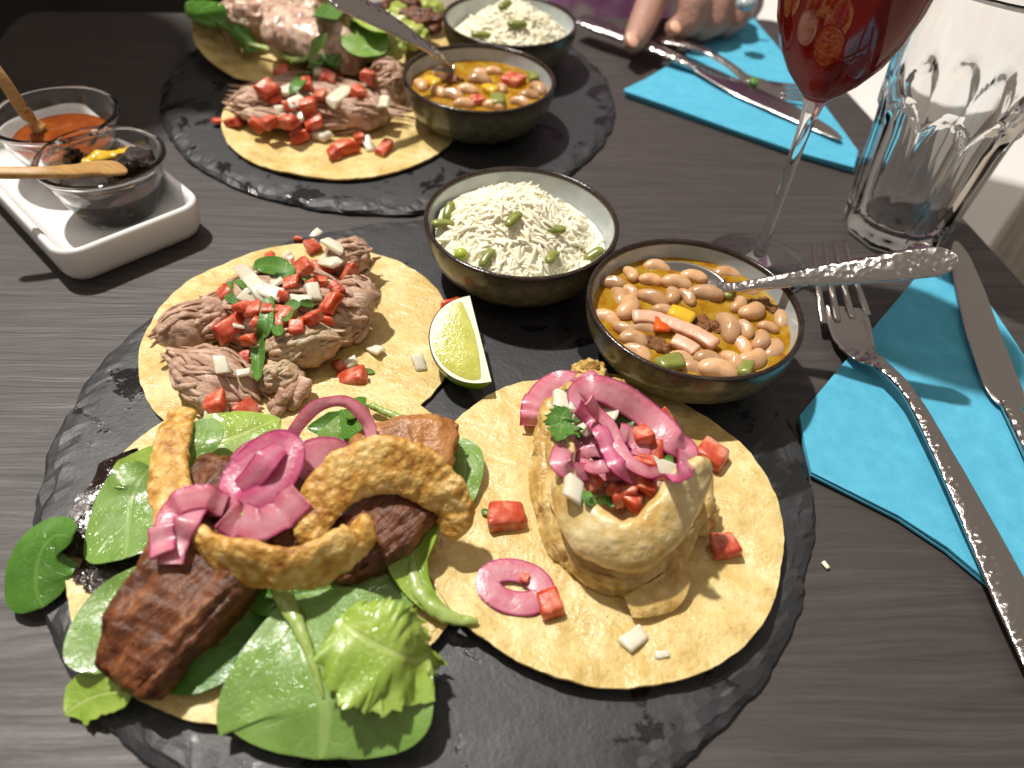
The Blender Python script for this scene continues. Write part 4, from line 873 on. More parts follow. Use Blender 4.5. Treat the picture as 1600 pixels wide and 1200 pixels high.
ribbon([(*z4(395, 300), 3.4), (*z4(440, 230), 3.8), (*z4(530, 135), 4.3), (*z4(630, 100), 4.5), (*z4(720, 105), 4.5), (*z4(800, 170), 4.3), (*z4(850, 260), 3.9), (*z4(872, 400), 3.5)], [.26, .24, .26, .2, .22, .26, .24, .2], "thin pink onion strip arching above the leaves", group=NG, z=1, conform=False, N=(0, -.8, .6), th=.12)

# ------------------------------------------------------------------ battered fish
FG = "battered fish pieces"
piece("battered_fish", [(900, 612, 1.9), (864, 660, 1.8), (856, 722, 1.65), (866, 795, 1.55), (898, 858, 1.5), (948, 897, 1.45), (1005, 897, 1.45), (1055, 852, 1.5), (1083, 795, 1.6), (1085, 740, 1.8)], [.8, .9, .85, .75, .62, .58, .58, .6, .7, .7], [.5, .6, .6, .62, .66, .66, .6, .55, .5, .4], 'batter', "wavy lower piece of battered fish on the right tortilla", "battered fish", FG, n=180, seg=48, amp=.22, freq=1.1, octs=3, amp2=.06, f2=2.6, centre=(975, 740, 2), scal=.14, ridge=.12, tilt=.1)
meat("fish_filling", 975, 720, 1.5, (2.5, 2.9, 1.1), (0, 0, 0), 'fat', "pale fish flesh inside the batter cup", "fish", None, .4, .8)
meat("fish_filling", 935, 650, 2.2, (1.9, 1.7, 1.2), (0, 0, 0), 'batter', "knobbly batter at the back of the fish, under the onion", "battered fish", FG, .5, .9)
piece("battered_fish", [(886, 690, 3.3), (880, 735, 3.5), (890, 785, 3.55), (922, 830, 3.5), (965, 853, 3.45), (1010, 842, 3.6), (1050, 798, 4.0), (1082, 754, 4.45), (1104, 718, 4.9)], [.25, .5, .78, .92, .98, 1.0, .98, .9, .5], [.28, .34, .40, .46, .48, .48, .46, .40, .22], 'batter_l', "smooth pale batter cup curving round the front of the fish", "battered fish", FG, n=160, seg=48, amp=.13, freq=.7, octs=2, amp2=.02, f2=2., centre=(985, 700, 3.4), tilt=.55, scal=.05)
ribbon([(858, 648, 2.3), (846, 700, 2.1), (850, 760, 1.8), (870, 822, 1.6), (902, 872, 1.4), (945, 905, 1.3)], [.25, .5, .55, .6, .55, .3], "thin wavy batter edge along the left side of the fish", 'batter', cat="battered fish", group=FG, z=1, th=.3, name="batter_flap", wav=.5, k=11, conform=False, N=(-.5, -.6, .7), n=110)
ribbon([(868, 690, 3.0), (872, 745, 3.0), (888, 800, 2.7), (915, 850, 2.4)], [.3, .5, .5, .25], "second wavy batter fold on the left side of the fish", 'batter', cat="battered fish", group=FG, z=1, th=.28, name="batter_flap", wav=.45, k=11, conform=False, N=(-.6, -.5, .7), n=90)
ribbon([(1050, 838, 2.0), (1078, 806, 2.2), (1093, 765, 2.6), (1098, 735, 3.2)], [.3, .5, .5, .3], "wavy batter edge under the right tip of the fish", 'batter', cat="battered fish", group=FG, z=1, th=.28, name="batter_flap", wav=.45, k=11, conform=False, N=(.5, -.6, .6), n=80)
ribbon([(1030, 862, 1.9), (1052, 890, 1.8), (1045, 925, 1.6), (1015, 938, 1.5), (982, 950, 1.4)], [.35, .55, .55, .5, .35], "small curled batter flap below the fish", 'batter', cat="battered fish", group=FG, z=1, th=.3, name="batter_flap", wav=.2, k=9, conform=False)
meat("batter_crumb", 922, 592, 1.5, (.8, .6, .6), (0, 0, 0), 'batter', "knob of batter sticking up at the back, by the bean bowl", "battered fish", FG, .35, 1.4)
meat("batter_crumb", 921, 576, 1.9, (.3, .26, .5), (0, 0, 0), 'batter', "small peak on the batter knob by the bean bowl", "battered fish", FG, .1, 1.4, sub=4)
meat("batter_crumb", 1085, 800, 1.6, (.7, .7, .9), (0, 0, 0), 'batter', "batter lump under the right tip of the cup", "battered fish", FG, .3, 1.4)
def z7(x, y): return 820+x/2.926, 570+y/2.926
TG2 = "tomato dice on the battered fish"
for i, (x, y, s_, lab) in enumerate([(280, 540, 1.4, "wide pink tomato piece at the front left of the fish cup"), (450, 600, 1.35, "red tomato dice at the front of the fish cup"), (540, 320, 1.2, "tomato dice at the middle right under the onion strand"), (600, 405, 1.1, "bright red tomato dice at the right of the fish cup"),
        (555, 545, 1.3, "red tomato piece against the right wall of the fish cup"), (540, 450, 1., "pale tomato piece above the right wall of the fish cup"), (345, 125, .7, "small orange tomato piece under the back onion strand"), (500, 620, 1., "deep red tomato piece at the bottom of the fish cup"), (400, 560, .9, "pale tomato piece in the middle of the fish cup"), (640, 250, 1., "tomato piece half hidden behind the fish")]):
    px, py = z7(x, y); put("tomato_dice", f"tomato{(i+2)%6}", px, py, lab, "tomato piece", TG2, .25, None, (s_*.85*random.uniform(.8, 1.15), s_*.95*random.uniform(.7, 1.05), s_*.95), rx=random.uniform(-30, 30), ry=random.uniform(-30, 30))
for i, (x, y, s_, lab) in enumerate([(170, 175, 1.5, "white onion piece behind the parsley sprig on the fish"), (215, 250, 1.3, "white onion piece under the parsley sprig on the fish"), (355, 230, 1.2, "clear onion piece between the onion strands on the fish"), (220, 570, 1.2, "white onion sliver at the left wall of the fish cup"), (410, 560, 1.2, "greyish onion piece between tomatoes in the fish cup"), (640, 470, 1.1, "white onion piece inside the right wall of the fish cup"), (260, 200, 1.1, "onion piece at the back of the fish cup"), (300, 280, 1.1, "onion piece left of the concentric onion slice")]):
    px, py = z7(x, y); put("onion_dice", f"onion{i%4}", px, py, lab, "onion piece", "onion dice on the battered fish", .2, None, s_, rx=random.uniform(-25, 25), ry=random.uniform(-25, 25))
for i, (px, py, s_, lab) in enumerate([(1116, 712, 1.5, "orange tomato dice at the right edge of the fish tortilla, by the bean bowl"), (1132, 855, 1.2, "tomato dice at the right side of the fish tortilla"), (794, 808, 1.5, "tomato dice on the left half of the fish tortilla"), (862, 945, 1.15, "tomato piece tucked under the loose onion ring"), (820, 903, .4, "orange bit inside the loose onion ring")]):
    put("tomato_dice", f"tomato{(i*2)%6}", px, py, lab, "tomato piece", "loose tomato dice on the fish tortilla", .3, None, s_*.9)
put("onion_dice", "onion0", 990, 998, "translucent onion piece lying below the battered fish", "onion piece", None, .12, 40, 1.3); put("onion_dice", "onion2", 1035, 1022, "tiny yellowish onion chip below the battered fish", "onion piece", None, .05, 10, .45)
HG2 = "herb bits on the fish tortilla"
strip([(752, 797), (765, 801), (782, 798)], .13, "thin green sprig beside the left tomato dice", grp=HG2, dz=.25); strip([z7(440, 215), z7(450, 255), z7(495, 280)], .35, "green herb leaf between the onion strands on the fish", grp=HG2)
strip([z7(280, 575), z7(300, 615), z7(360, 630), z7(430, 640)], .2, "dark green herb strand at the front of the fish cup", grp=HG2); strip([z7(490, 600), z7(540, 640)], .28, "pale green bit on the front tomato of the fish cup", grp=HG2)
strip([z7(150, 345), z7(200, 315), z7(260, 330)], .16, "green stem below the parsley sprig", grp=HG2); strip([z7(330, 110), z7(345, 135)], .25, "green bit on the back onion strand", grp=HG2); strip([z7(640, 430), z7(680, 440)], .2, "green bit right of the bright red tomato dice", grp=HG2); strip([z7(170, 150), z7(210, 130)], .25, "small green bit under the back left onion strand", grp=HG2)
leaf("parsley_sprig", [(*z7(150, 345), .7), (*z7(165, 290), .9), (*z7(165, 240), 1.0), (*z7(195, 195), .9)], [.15, .6, .75, .2], [.15, .5, .6, .2], MT['herb'], "dark green parsley sprig at the left of the fish", "parsley", None, cup=.1, wav=.1, serr=.6, n=34, conform=False)
NG2 = "pickled onion on the battered fish"
ribbon([z7(35, 285), z7(45, 190), z7(100, 110), z7(190, 75), z7(300, 85)], .55, "wide pink onion strand curving over the fish's back left", group=NG2, lift=.35)
ribbon([z7(255, 190), z7(250, 130), z7(320, 105), z7(420, 140), z7(520, 200), z7(600, 270), z7(680, 350), z7(740, 400), z7(735, 460)], [.4, .5, .55, .6, .65, .65, .6, .5, .35], "broad pink onion strand sweeping to the right tip of the fish", group=NG2, lift=.5, conform=False)
ribbon([z7(180, 470), z7(170, 400), z7(240, 350), z7(340, 345), z7(430, 390), z7(430, 480), z7(300, 492)], .38, "outer ring of the concentric onion slice on the fish", closed=True, group=NG2, lift=.4, name="pickled_onion_ring", conform=False)
ribbon([z7(262, 440), z7(270, 405), z7(330, 392), z7(380, 420), z7(375, 460), z7(310, 468)], .26, "inner ring of the concentric onion slice on the fish", closed=True, group=NG2, lift=.5, name="pickled_onion_ring", conform=False)
ribbon([z7(430, 310), z7(490, 330), z7(530, 380), z7(520, 430)], .4, "short pink onion piece beside the concentric slice", group=NG2, lift=.35)
ribbon([z7(240, 190), z7(300, 245), z7(350, 310), z7(385, 390), z7(425, 460), z7(500, 515), z7(600, 525), z7(690, 505), z7(745, 470)], .32, "lower double onion strand crossing the fish cup", 'onionm', group=NG2, lift=.55, conform=False)
ribbon([z7(290, 160), z7(330, 220), z7(390, 280), z7(430, 370), z7(480, 445), z7(560, 490), z7(610, 490)], .26, "upper double onion strand crossing the fish cup", group=NG2, lift=.7, conform=False)
ribbon([(805+math.cos(t)*43-math.sin(t)*4, 917+math.cos(t)*9+math.sin(t)*25) for t in np.linspace(0, 2*np.pi, 12, endpoint=False)], .46, "loose pink onion ring lying on the left of the fish tortilla", closed=True, lift=.15, name="pickled_onion_ring", N=(0, -.1, 1), wav=.02)

# ------------------------------------------------------------------ far platter toppings
shred("pork_chunk", 500, 165, 1.2, (5.0, 3.0, 1.5), (0, 0, -6), 'carnita', "mound of shredded pork under the far salsa", "pork", "pork on the far taco", 70)
for px, py, r_, rz, lab in [(400, 165, (1.6, 1.2, 1.1), 20, "pork chunk at the left of the far salsa"), (560, 175, (1.9, 1.3, 1.1), 0, "curled pale pork chunk at the right of the far salsa"), (605, 130, (1.4, 1.8, 1.6), 20, "tall stringy pork chunk leaning on the far bean bowl"), (420, 185, (1.8, .6, .5), -10, "thin pork strip at the left front of the far salsa")]:
    shred("pork_chunk", px, py, 1.8, r_, (0, 0, rz), 'carnita', lab, "pork", "pork on the far taco", 40)
FT = [(440, 115, 1.5), (420, 142, 1.5), (480, 165, 1.3), (490, 190, 1.6), (470, 205, 1.3), (430, 155, 1.), (510, 120, 1.3), (530, 115, 1.), (575, 120, 1.4), (540, 230, 1.7), (562, 215, 1.3), (600, 230, 1.3), (420, 192, 1.2), (400, 195, 1.), (365, 190, 1.1), (340, 190, .8), (452, 190, 1.2), (480, 130, 1.2), (535, 95, 1.), (505, 100, 1.2), (560, 145, 1.2), (500, 150, 1.3), (455, 165, 1.1), (470, 215, 1.1), (480, 86, 1.1), (520, 240, 1.1)]
FL = ["large tomato piece at the back left of the far salsa", "bright tomato piece at the left edge of the far salsa mound", "tomato piece in the centre of the far salsa", "pink tomato piece at the front of the far salsa mound", "tomato piece at the front left of the far salsa mound", "tomato piece behind the left pork strip of the far taco", "tomato piece at the back of the far salsa", "tomato piece right of the back one on the far salsa", "glistening tomato piece on the stringy pork by the far bean bowl", "largest tomato piece on the near edge of the far tortilla", "tomato piece behind the largest near one", "loose tomato piece at the right near edge of the far tortilla", "loose tomato piece at the left front of the far taco", "second loose tomato piece at the left front of the far taco", "orange tomato piece near the far tortilla's left edge", "tomato piece overhanging the far tortilla's left edge", "tomato piece below the left pork strip", "tomato piece under the far green herb strip", "orange tomato piece beside the curly parsley on the far taco", "tomato piece left of the curly parsley on the far taco", "tomato piece above the curled pale pork", "tomato piece in the middle of the far salsa, beside onion", "tomato piece left of centre in the far salsa", "tomato piece at the near foot of the far salsa mound", "orange tomato piece at the far side, below the long leaf", "flat tomato piece left of the largest near one"]
for i, ((px, py, s_), lab) in enumerate(zip(FT, FL)):
    put("tomato_dice", f"tomato{i%6}", px, py, lab, "tomato piece", "tomato dice on the far taco", .3, None, (s_*.84*random.uniform(.8, 1.15), s_*.98*random.uniform(.65, 1.05), s_*.98*random.uniform(.7, 1.1)), rx=random.uniform(-30, 30), ry=random.uniform(-30, 30))
for i, (px, py, s_, lab) in enumerate([(505, 115, 1.6, "large white onion piece at the back of the far salsa"), (450, 140, 1.5, "white onion pieces beside the far green strip"), (530, 150, 1.8, "long yellowish onion piece at the right of the far salsa"), (440, 170, 1.4, "white onion piece left of centre on the far salsa"), (500, 210, 1.8, "pale onion piece at the near edge of the far salsa"), (465, 160, 1.2, "curved white onion piece in the middle of the far salsa"), (575, 225, 1.1, "small onion piece between the near tomato pieces"), (600, 160, 1.2, "onion piece on the stringy pork by the far bowl"), (470, 180, 1., "small onion piece at the front middle of the far salsa")]):
    put("onion_dice", f"onion{i%4}", px, py, lab, "onion piece", "onion dice on the far taco", .3, None, s_, rx=random.uniform(-25, 25), ry=random.uniform(-25, 25))
strip([(490, 105), (470, 125), (455, 148)], .4, "green herb strip on the far salsa", grp="herbs on the far taco", dz=.5)
for a, b, c, lab in [((490, 105), (505, 90), (525, 95), "curly parsley at the back of the far salsa"), ((505, 110), (522, 100), (540, 108), "curly parsley right of the back one"), ((512, 80), (520, 90), (530, 100), "parsley tip pointing up on the far salsa")]:
    strip([a, b, c], .6, lab, grp="herbs on the far taco", dz=.8, wav=.5)
MG = "pale meat chunks on the far left taco"
meat("pale_meat_chunk", 395, 28, 2.6, (2.4, 2.0, 1.7), (0, 0, 0), 'octo', "knobbly pink-white meat chunk at the far left", "meat", MG, .7, .8)
piece("pale_meat_chunk", [(420, 55, 2.6), (455, 50, 2.9), (510, 70, 2.9), (565, 95, 2.4)], [1.9, 1.9, 1.7, 1.1], [1.5, 1.6, 1.4, 1.], 'octo', "long pale meat chunk pointing at the far bean bowl", "meat", MG, amp=.4, freq=.8)
meat("pale_meat_chunk", 470, 20, 2.9, (1.8, 1.4, 1.3), (0, 0, 0), 'octo', "pale meat chunk behind the long one", "meat", MG, .6, .9)
for px, py, r_, lab in [(440, 12, (1.6, 1.2, 1.0), "green avocado lump on the pale meat"), (462, 6, (1.2, 1.0, .9), "second green avocado lump on the pale meat"), (625, 30, (1.6, 1.0, .9), "avocado chunk beside the far spoon"), (600, 75, (1.6, 1.2, .8), "yellow-green avocado chunk left of the far bean bowl"), (590, 50, (1.4, 1.1, .8), "avocado chunk under the far spoon's shadow"), (645, 55, (1.4, 1.0, .7), "avocado chunk behind the far bean bowl's rim"), (665, 15, (1.3, 1.1, .9), "pale avocado chunk near the far rice bowl")]:
    meat("avocado_chunk", px, py, 2.6, r_, (0, 0, px), 'avocado', lab, "avocado", "avocado chunks on the far slate", .35, 1.1, sub=4)
for px, py, r_, lab in [(655, 30, (1.5, .7, .7), "brown fried bit between the avocado chunks"), (670, 38, (1.0, .6, .6), "brown fried bit by the far rice bowl"), (640, 12, (1.4, .7, .7), "brown fried bit at the top edge, near the spoon"), (500, 8, (.9, .7, .7), "reddish brown bit behind the pale meat"), (618, 10, (1.1, .7, .7), "brown fried bit left of the spoon handle's middle")]:
    meat("fried_bit", px, py, 3.0, r_, (0, 0, px*3), 'pork', lab, "fried bit", "brown fried bits on the far slate", .35, 1.4, sub=4)
VG = "leaves on the far tacos"
leaf("green_leaf", [(350, 38, .8), (322, 20, 1.0), (295, 2, .8)], [.5, 1.4, .3], [.5, 1.3, .3], MT['spinach_d'], "green leaf sticking out past the far slate's left edge", "leaf", VG, cup=.15)
leaf("green_leaf", [(400, 70, .8), (370, 60, .9), (340, 35, .9)], [.7, 1.3, .4], [.7, 1.2, .4], MT['spinach_d'], "green leaf under the knobbly pale meat", "leaf", VG, wav=.3)
leaf("green_leaf", [(455, 100, .6), (480, 85, 1.2), (512, 52, 1.4)], [.3, .9, .2], [.3, .8, .2], MT['spinach'], "oval green leaf lying on the long pale meat", "leaf", VG, cup=.1)
piece("green_stalk", [(386, 70, 1.9), (420, 78, 1.8), (455, 92, 1.9), (475, 95, 2.2)], .22, .2, 'stem', "thin pale stem across the far left tortilla", "leaf stem", n=30, seg=10, amp=.01)
leaf("green_leaf", [(500, 30, 1.0), (520, 15, 1.4), (535, 0, 1.2)], [.6, 1.2, .5], [.6, 1.1, .5], MT['spinach_d'], "dark leaf behind the pale meat near the spoon handle", "leaf", VG, wav=.4)
leaf("lettuce_leaf", [(545, 45, 1.0), (570, 60, 1.2), (590, 90, .8)], [.9, 1.8, .8], [.9, 1.6, .8], MT['spinach'], "pale lettuce leaf between the pale meat and the avocado", "leaf", VG, wav=.5)
leaf("lettuce_leaf", [(560, 30, 1.2), (590, 28, 1.5), (620, 45, 1.0)], [.7, 1.2, .6], [.7, 1.2, .6], MT['lettuce'], "light lettuce leaf below the far spoon handle", "leaf", VG, wav=.5)

# ------------------------------------------------------------------ cutlery
def steelband(name, pts, hw, ht, m, par, n=60, N=(0, -.15, 1), seg=24, e=2.6):
    P = spl([at(*p) for p in pts], n); u = np.linspace(0, 1, n)
    hw = np.interp(u, np.linspace(0, 1, len(hw)), hw); ht = np.interp(u, np.linspace(0, 1, len(ht)), ht)
    V, F, uv = band(P, N, hw, ht, seg, e); return mk(name, V, F, MT[m], par)
def dish(c, ax, nrm, a, b, depth, th=.09):
    """spoon bowl: egg-shaped dish"""
    ax = unit(ax); nrm = unit(nrm-ax*(ax@nrm)); sd = np.cross(nrm, ax); rows = []
    for k in range(48):
        t = 2*math.pi*k/48; ring = []
        for q in np.linspace(.02, 1, 14):
            x = math.cos(t)*q; y = math.sin(t)*q*(1-.16*math.cos(t)*q)
            ring.append(c+ax*a*x+sd*b*y-nrm*depth*(1-q**2))
        rows.append(ring)
    V, F, uv = sheet(np.array(rows), th, True); return V, F
def spoon(c, neck, pts, hw, label, a, b, base, N=(0, -.5, .86)):
    t = thing("spoon", base, label, "spoon", "steel spoons"); c = np.asarray(c); neck = np.asarray(neck)
    V, F = dish(c, neck-c, np.array([0, -.25, 1.]), a, b, .55); mk("spoon_bowl", V, F, MT['steel'], t)
    steelband("handle", pts, hw, [.12, .13, .14, .14, .16, .14, .1], 'hammered', t, N=N)
spoon(at(1070, 442, 3.10), at(1135, 450, 3.35), [(1122, 449, 3.22), (1150, 449, 3.6), (1200, 442, 4.25), (1290, 430, 5.1), (1390, 417, 6.2), (1460, 409, 6.8), (1497, 408, 7.1)], [.4, .26, .27, .42, .62, .75, .74, .3], "hammered steel spoon resting in the front bean stew, handle pointing right", 2.1, 1.35, (9, 29, 3))
spoon(at(688, 118, 3.0), at(703, 104, 3.6), [(708, 107, 3.3), (690, 90, 4.6), (650, 62, 6.2), (600, 32, 7.6), (540, 0, 9.0), (500, -22, 9.8)], [.3, .3, .42, .62, .8, .9, .4], "steel spoon standing in the far bean stew, handle pointing up left", 1.2, 1.0, (-5, 51, 3))
def polyslab(px, z, th, wav=.05, seed=0., g=1.1):
    from mathutils.geometry import delaunay_2d_cdt
    P = [tuple(at(*p, z)[:2]) for p in px]; n = len(P); E_ = [(i, (i+1) % n) for i in range(n)]
    A = np.array(P); pts = list(P)
    for x in np.arange(A[:, 0].min(), A[:, 0].max(), g):
        for y in np.arange(A[:, 1].min(), A[:, 1].max(), g): pts.append((x+.01*math.sin(y*9), y))
    r = delaunay_2d_cdt([Vector(p) for p in pts], E_, [], 1, 1e-4)
    vv, ff, ee = r[0], r[2], r[1]; k = len(vv)
    hz = [wav*nz((v.x, v.y, 0), .25, seed, 2) for v in vv]
    V = [(v.x, v.y, z+h) for v, h in zip(vv, hz)]+[(v.x, v.y, z-th+h) for v, h in zip(vv, hz)]; F = []; cnt = {}
    for f in ff:
        f = tuple(f); a = [vv[i] for i in f]
        ar = sum(a[i].x*a[(i+1) % len(a)].y-a[(i+1) % len(a)].x*a[i].y for i in range(len(a)))
        if ar < 0: f = f[::-1]
        F.append(f); F.append(tuple(k+i for i in f[::-1]))
        for i in range(len(f)): cnt[(f[i], f[(i+1) % len(f)])] = 1
    for (a, b) in list(cnt):
        if (b, a) not in cnt: F.append((b, a, k+a, k+b))
    V = np.array(V); used = set(i for f in F for i in f)
    return V, F
def napkin(layers, base, label):
    t = thing("paper_napkin", base, label, "napkin", "turquoise paper napkins")
    for i, (px, z, th, s_) in enumerate(layers):
        V, F = polyslab(px, z, th, .09, s_); mk("folded_layer", V, F, MT['napkin'], t, smooth=False); add_surf(V, F)
nf = [(1249, 650), (1330, 553), (1420, 447), (1457, 402), (1492, 412), (1540, 470), (1600, 560), (1740, 760), (1760, 1080), (1660, 1000), (1552, 916), (1480, 856), (1405, 806), (1330, 768), (1268, 738), (1258, 700)]
def shift(P, dx, dy): return [(x+dx, y+dy) for x, y in P]
napkin([(shift(nf, 4, 3), .13, .11, 1), (shift(nf, -1, 5), .27, .11, 2), (nf, .42, .11, 3)], (18, 27, 0), "folded turquoise paper napkin under the front fork and knife")
nb = [(975, 139), (1010, 122), (1080, 80), (1140, 46), (1178, 30), (1205, 60), (1260, 128), (1310, 195), (1341, 236), (1334, 262), (1250, 238), (1150, 203), (1050, 168), (978, 143)]
napkin([(shift(nb, 1, 6), .16, .14, 4), (shift(nb, 0, 3), .35, .14, 5), (nb, .52, .14, 6)], (18, 66, 0), "folded turquoise paper napkin at the far right, under the diner's cutlery")
fk = thing("fork", (18, 32, .4), "hammered steel fork lying across the front napkin", "fork", "steel forks")
steelband("handle", [(1336, 540, .75), (1352, 556, .95), (1378, 572, 1.2), (1420, 615, 1.35), (1472, 708, 1.2), (1532, 828, .95), (1592, 950, .75), (1650, 1065, .65)], [.95, .75, .4, .34, .5, .72, .88, .95], [.1, .12, .16, .16, .16, .16, .15, .12], 'hammered', fk, 90)
steelband("head", [(1322, 480, .95), (1326, 505, .75), (1334, 532, .72), (1346, 552, .85)], [1.12, 1.2, 1.1, .75], [.1, .11, .12, .12], 'steel', fk, 24)
for i, (x0, x1) in enumerate([(1270, 1287), (1287, 1309), (1302, 1332), (1318, 1356)]):
    y0 = 380-i*1; y1 = 505-i*4
    steelband("tine", [(x0, y0, 1.45), ((x0*2+x1)/3-1, (2*y0+y1)/3, 1.55), ((x0+2*x1)/3-1, (y0+2*y1)/3, 1.35), (x1, y1, .88)], [.10, .17, .19, .2], [.07, .1, .11, .1], 'steel', fk, 24, seg=12)
kn = thing("knife", (22, 33, .4), "steel knife lying on the front napkin, right of the fork", "knife", "steel knives")
steelband("blade", [(1494, 378, .75), (1500, 400, .75), (1515, 450, .75), (1538, 525, .75), (1568, 608, .72), (1580, 636, .72)], [.12, .62, .86, .98, 1.0, .55], [.06, .09, .10, .11, .12, .14], 'steel', kn, 60, e=2.2)
steelband("handle", [(1574, 628, .75), (1592, 660, .78), (1640, 752, .78), (1700, 872, .7)], [.42, .5, .65, .8], [.2, .24, .26, .26], 'hammered', kn, 50)
kb = thing("knife", (13, 66, .5), "steel knife under the diner's hand on the far napkin", "knife", "steel knives")
steelband("blade", [(1314, 218, .85), (1290, 203, .85), (1230, 172, .85), (1160, 140, .9), (1105, 112, .95), (1085, 103, 1.0)], [.15, .62, .95, 1.05, .8, .5], [.06, .09, .1, .11, .12, .14], 'steel', kb, 60, e=2.2)
steelband("handle", [(1090, 106, 1.0), (1050, 88, 1.2), (990, 62, 1.4), (940, 43, 1.5), (905, 30, 1.5)], [.45, .55, .8, .95, .8], [.2, .26, .3, .3, .2], 'hammered', kb, 50)
fb = thing("fork", (16, 70, .5), "steel fork beside the far knife, with a bit of green on its neck", "fork", "steel forks")
steelband("handle", [(1030, 60, 1.3), (1080, 72, 1.7), (1110, 84, 1.9), (1140, 102, 1.6), (1165, 122, 1.1), (1190, 134, .8)], [.7, .5, .36, .34, .5, 1.0], [.16]*6, 'hammered', fb, 50)
steelband("head", [(1178, 130, .9), (1200, 139, .75), (1225, 142, .75)], [.8, 1.15, 1.1], [.12]*3, 'steel', fb, 20)
for i in range(4):
    dy = (i-1.5)*7
    steelband("tine", [(1220, 142+dy, .75), (1250, 145+dy, .95), (1278, 146+dy, 1.1)], [.2, .18, .1], [.1, .1, .07], 'steel', fb, 14, seg=10)
tag(mk("green_crumb", *blob(at(1178, 127, 1.25), (.35, .5, .25), (0, 0, 0), .1, 2., 3), MT['herb']), "bit of green leaf stuck on the far fork's neck", "herb bit")
add_surf(*blob(at(1178, 127, 1.25), (.1, .1, .1)))

# ------------------------------------------------------------------ white tray, glass ramekins, sauces, little spoons
def rrect(org, u, v, a, b, r, off, z, n=8):
    """rounded rectangle a x b from corner org along u, v, inset by off"""
    out = []; r2 = max(.15, r-off)
    for cx, cy, s0 in ((a-off-r2, off+r2, -90), (a-off-r2, b-off-r2, 0), (off+r2, b-off-r2, 90), (off+r2, off+r2, 180)):
        for k in range(n):
            t = R(s0+90*k/(n-1)); p = org+u*(cx+r2*math.cos(t))+v*(cy+r2*math.sin(t)); out.append((p[0], p[1], z))
    return out
def tray():
    o0 = at(108, 432, 1.0)[:2]; o1 = at(322, 345, 1.0)[:2]; u = unit(o1-o0); v = np.array([-u[1], u[0]])
    a = np.linalg.norm(o1-o0)+.35; org = np.array(o0)-u*.15-v*.1; loops = []
    for off, z in ((.75, 0), (.6, .0), (.5, .12), (.3, .3), (.12, .7), (.02, 1.5), (0, 2.05), (.06, 2.2), (.2, 2.27), (.36, 2.2), (.46, 2.0), (.6, 1.4), (.8, .95), (1.2, .75), (1.8, .7), (3, .7)):
        loops.append(rrect(org, u, v, a, 15.6, 1.35, off, z))
    n = len(loops[0]); V = [p for l in loops for p in l]; F = []
    for i in range(len(loops)-1):
        for j in range(n): F.append((i*n+j, i*n+(j+1) % n, (i+1)*n+(j+1) % n, (i+1)*n+j))
    F.append(tuple(range(n))[::-1]); F.append(tuple((len(loops)-1)*n+j for j in range(n)))
    o = mk("sauce_tray", V, F, MT['porcelain'], surf=True); tag(o, "white rectangular porcelain tray holding two glass sauce cups", "tray")
    return org, u, v
org, tu, tv = tray()
def ramekin(c, label, zb, rr=3.35, h=3.55):
    k = rr/3.35
    pr_ = [(0, .0), (1.75, 0), (1.9, .06), (2.05, .25), (2.35, .9), (2.72, 1.7), (2.98, 2.5), (3.08, 2.95), (3.26, 3.12), (3.35, 3.28), (3.34, 3.45), (3.22, 3.55), (3.08, 3.5), (2.98, 3.3), (2.9, 2.95), (2.76, 2.4), (2.5, 1.7), (2.12, .9), (1.85, .45), (1.6, .3), (0, .27)]
    V, F = lathe([(a*k, b) for a, b in pr_], (c[0], c[1], zb), 72)
    o = mk("glass_cup", V, F, MT['glass'], surf=True); return tag(o, label, "glass cup", "glass sauce cups")
def sauce(c, zb, top, m, label, bumpy, name, slope=0.):
    rad = lambda z: np.interp(z, [.27, .3, .45, .9, 1.7, 2.4], [1.4, 1.62, 1.87, 2.14, 2.52, 2.78])
    zs = [.285, .31, .45, .9, min(1.5, top-.05), top]; pr_ = [(0, .28)]+[(rad(z)+.01, z) for z in zs]+[(rad(top)*q, top-.04-(.06*(1-q))) for q in (.93, .8, .6, .4, .2, 0)]
    def fn(V):
        V = V.copy()
        for p in V:
            r = math.hypot(p[0]-c[0], p[1]-c[1])
            if p[2] > zb+top-.12: p[2] += bumpy*nz(p, 1.6, 3, 3)*(1 if r < rad(top)*.96 else .2)
        return V
    V, F = lathe(pr_, (c[0], c[1], zb), 64, fn); o = mk(name, V, F, MT[m], surf=True); return tag(o, label, "sauce")
RC1 = at(156, 243, 4.2)[:2]; RC2 = at(84, 177, 4.2)[:2]
ramekin(RC1, "clear glass cup of dark chilli paste on the white tray, nearer cup", .72); sauce(RC1, .72, 1.9, 'darksauce', "dark oily chilli paste in the nearer glass cup", .35, "chilli_paste")
ramekin(RC2, "clear glass cup of red-orange sauce on the white tray, farther cup", .72, 3.5); sauce(RC2, .72, 2.1, 'redsauce', "red-orange sauce in the farther glass cup", .03, "red_sauce")
def wspoon(pts, hw, ht, label):
    piece("wooden_spoon", pts, hw, ht, 'wood', label, "wooden spoon", "little wooden spoons", n=60, seg=20, amp=.01, amp2=0, e=3)
wspoon([(-60, 268, 5.3), (0, 270, 5.1), (70, 270, 4.8), (110, 268, 4.4), (150, 264, 3.8), (196, 262, 3.2)], [.28, .3, .34, .55, .75, .6], [.2, .22, .22, .2, .16, .12], "little wooden spoon lying across the nearer glass cup, handle to the left")
wspoon([(-45, 60, 8.0), (0, 118, 6.3), (28, 160, 4.8), (52, 192, 3.3), (68, 205, 2.8)], [.3, .32, .34, .4, .4], [.22, .24, .24, .22, .2], "little wooden spoon standing in the farther glass cup of red sauce")
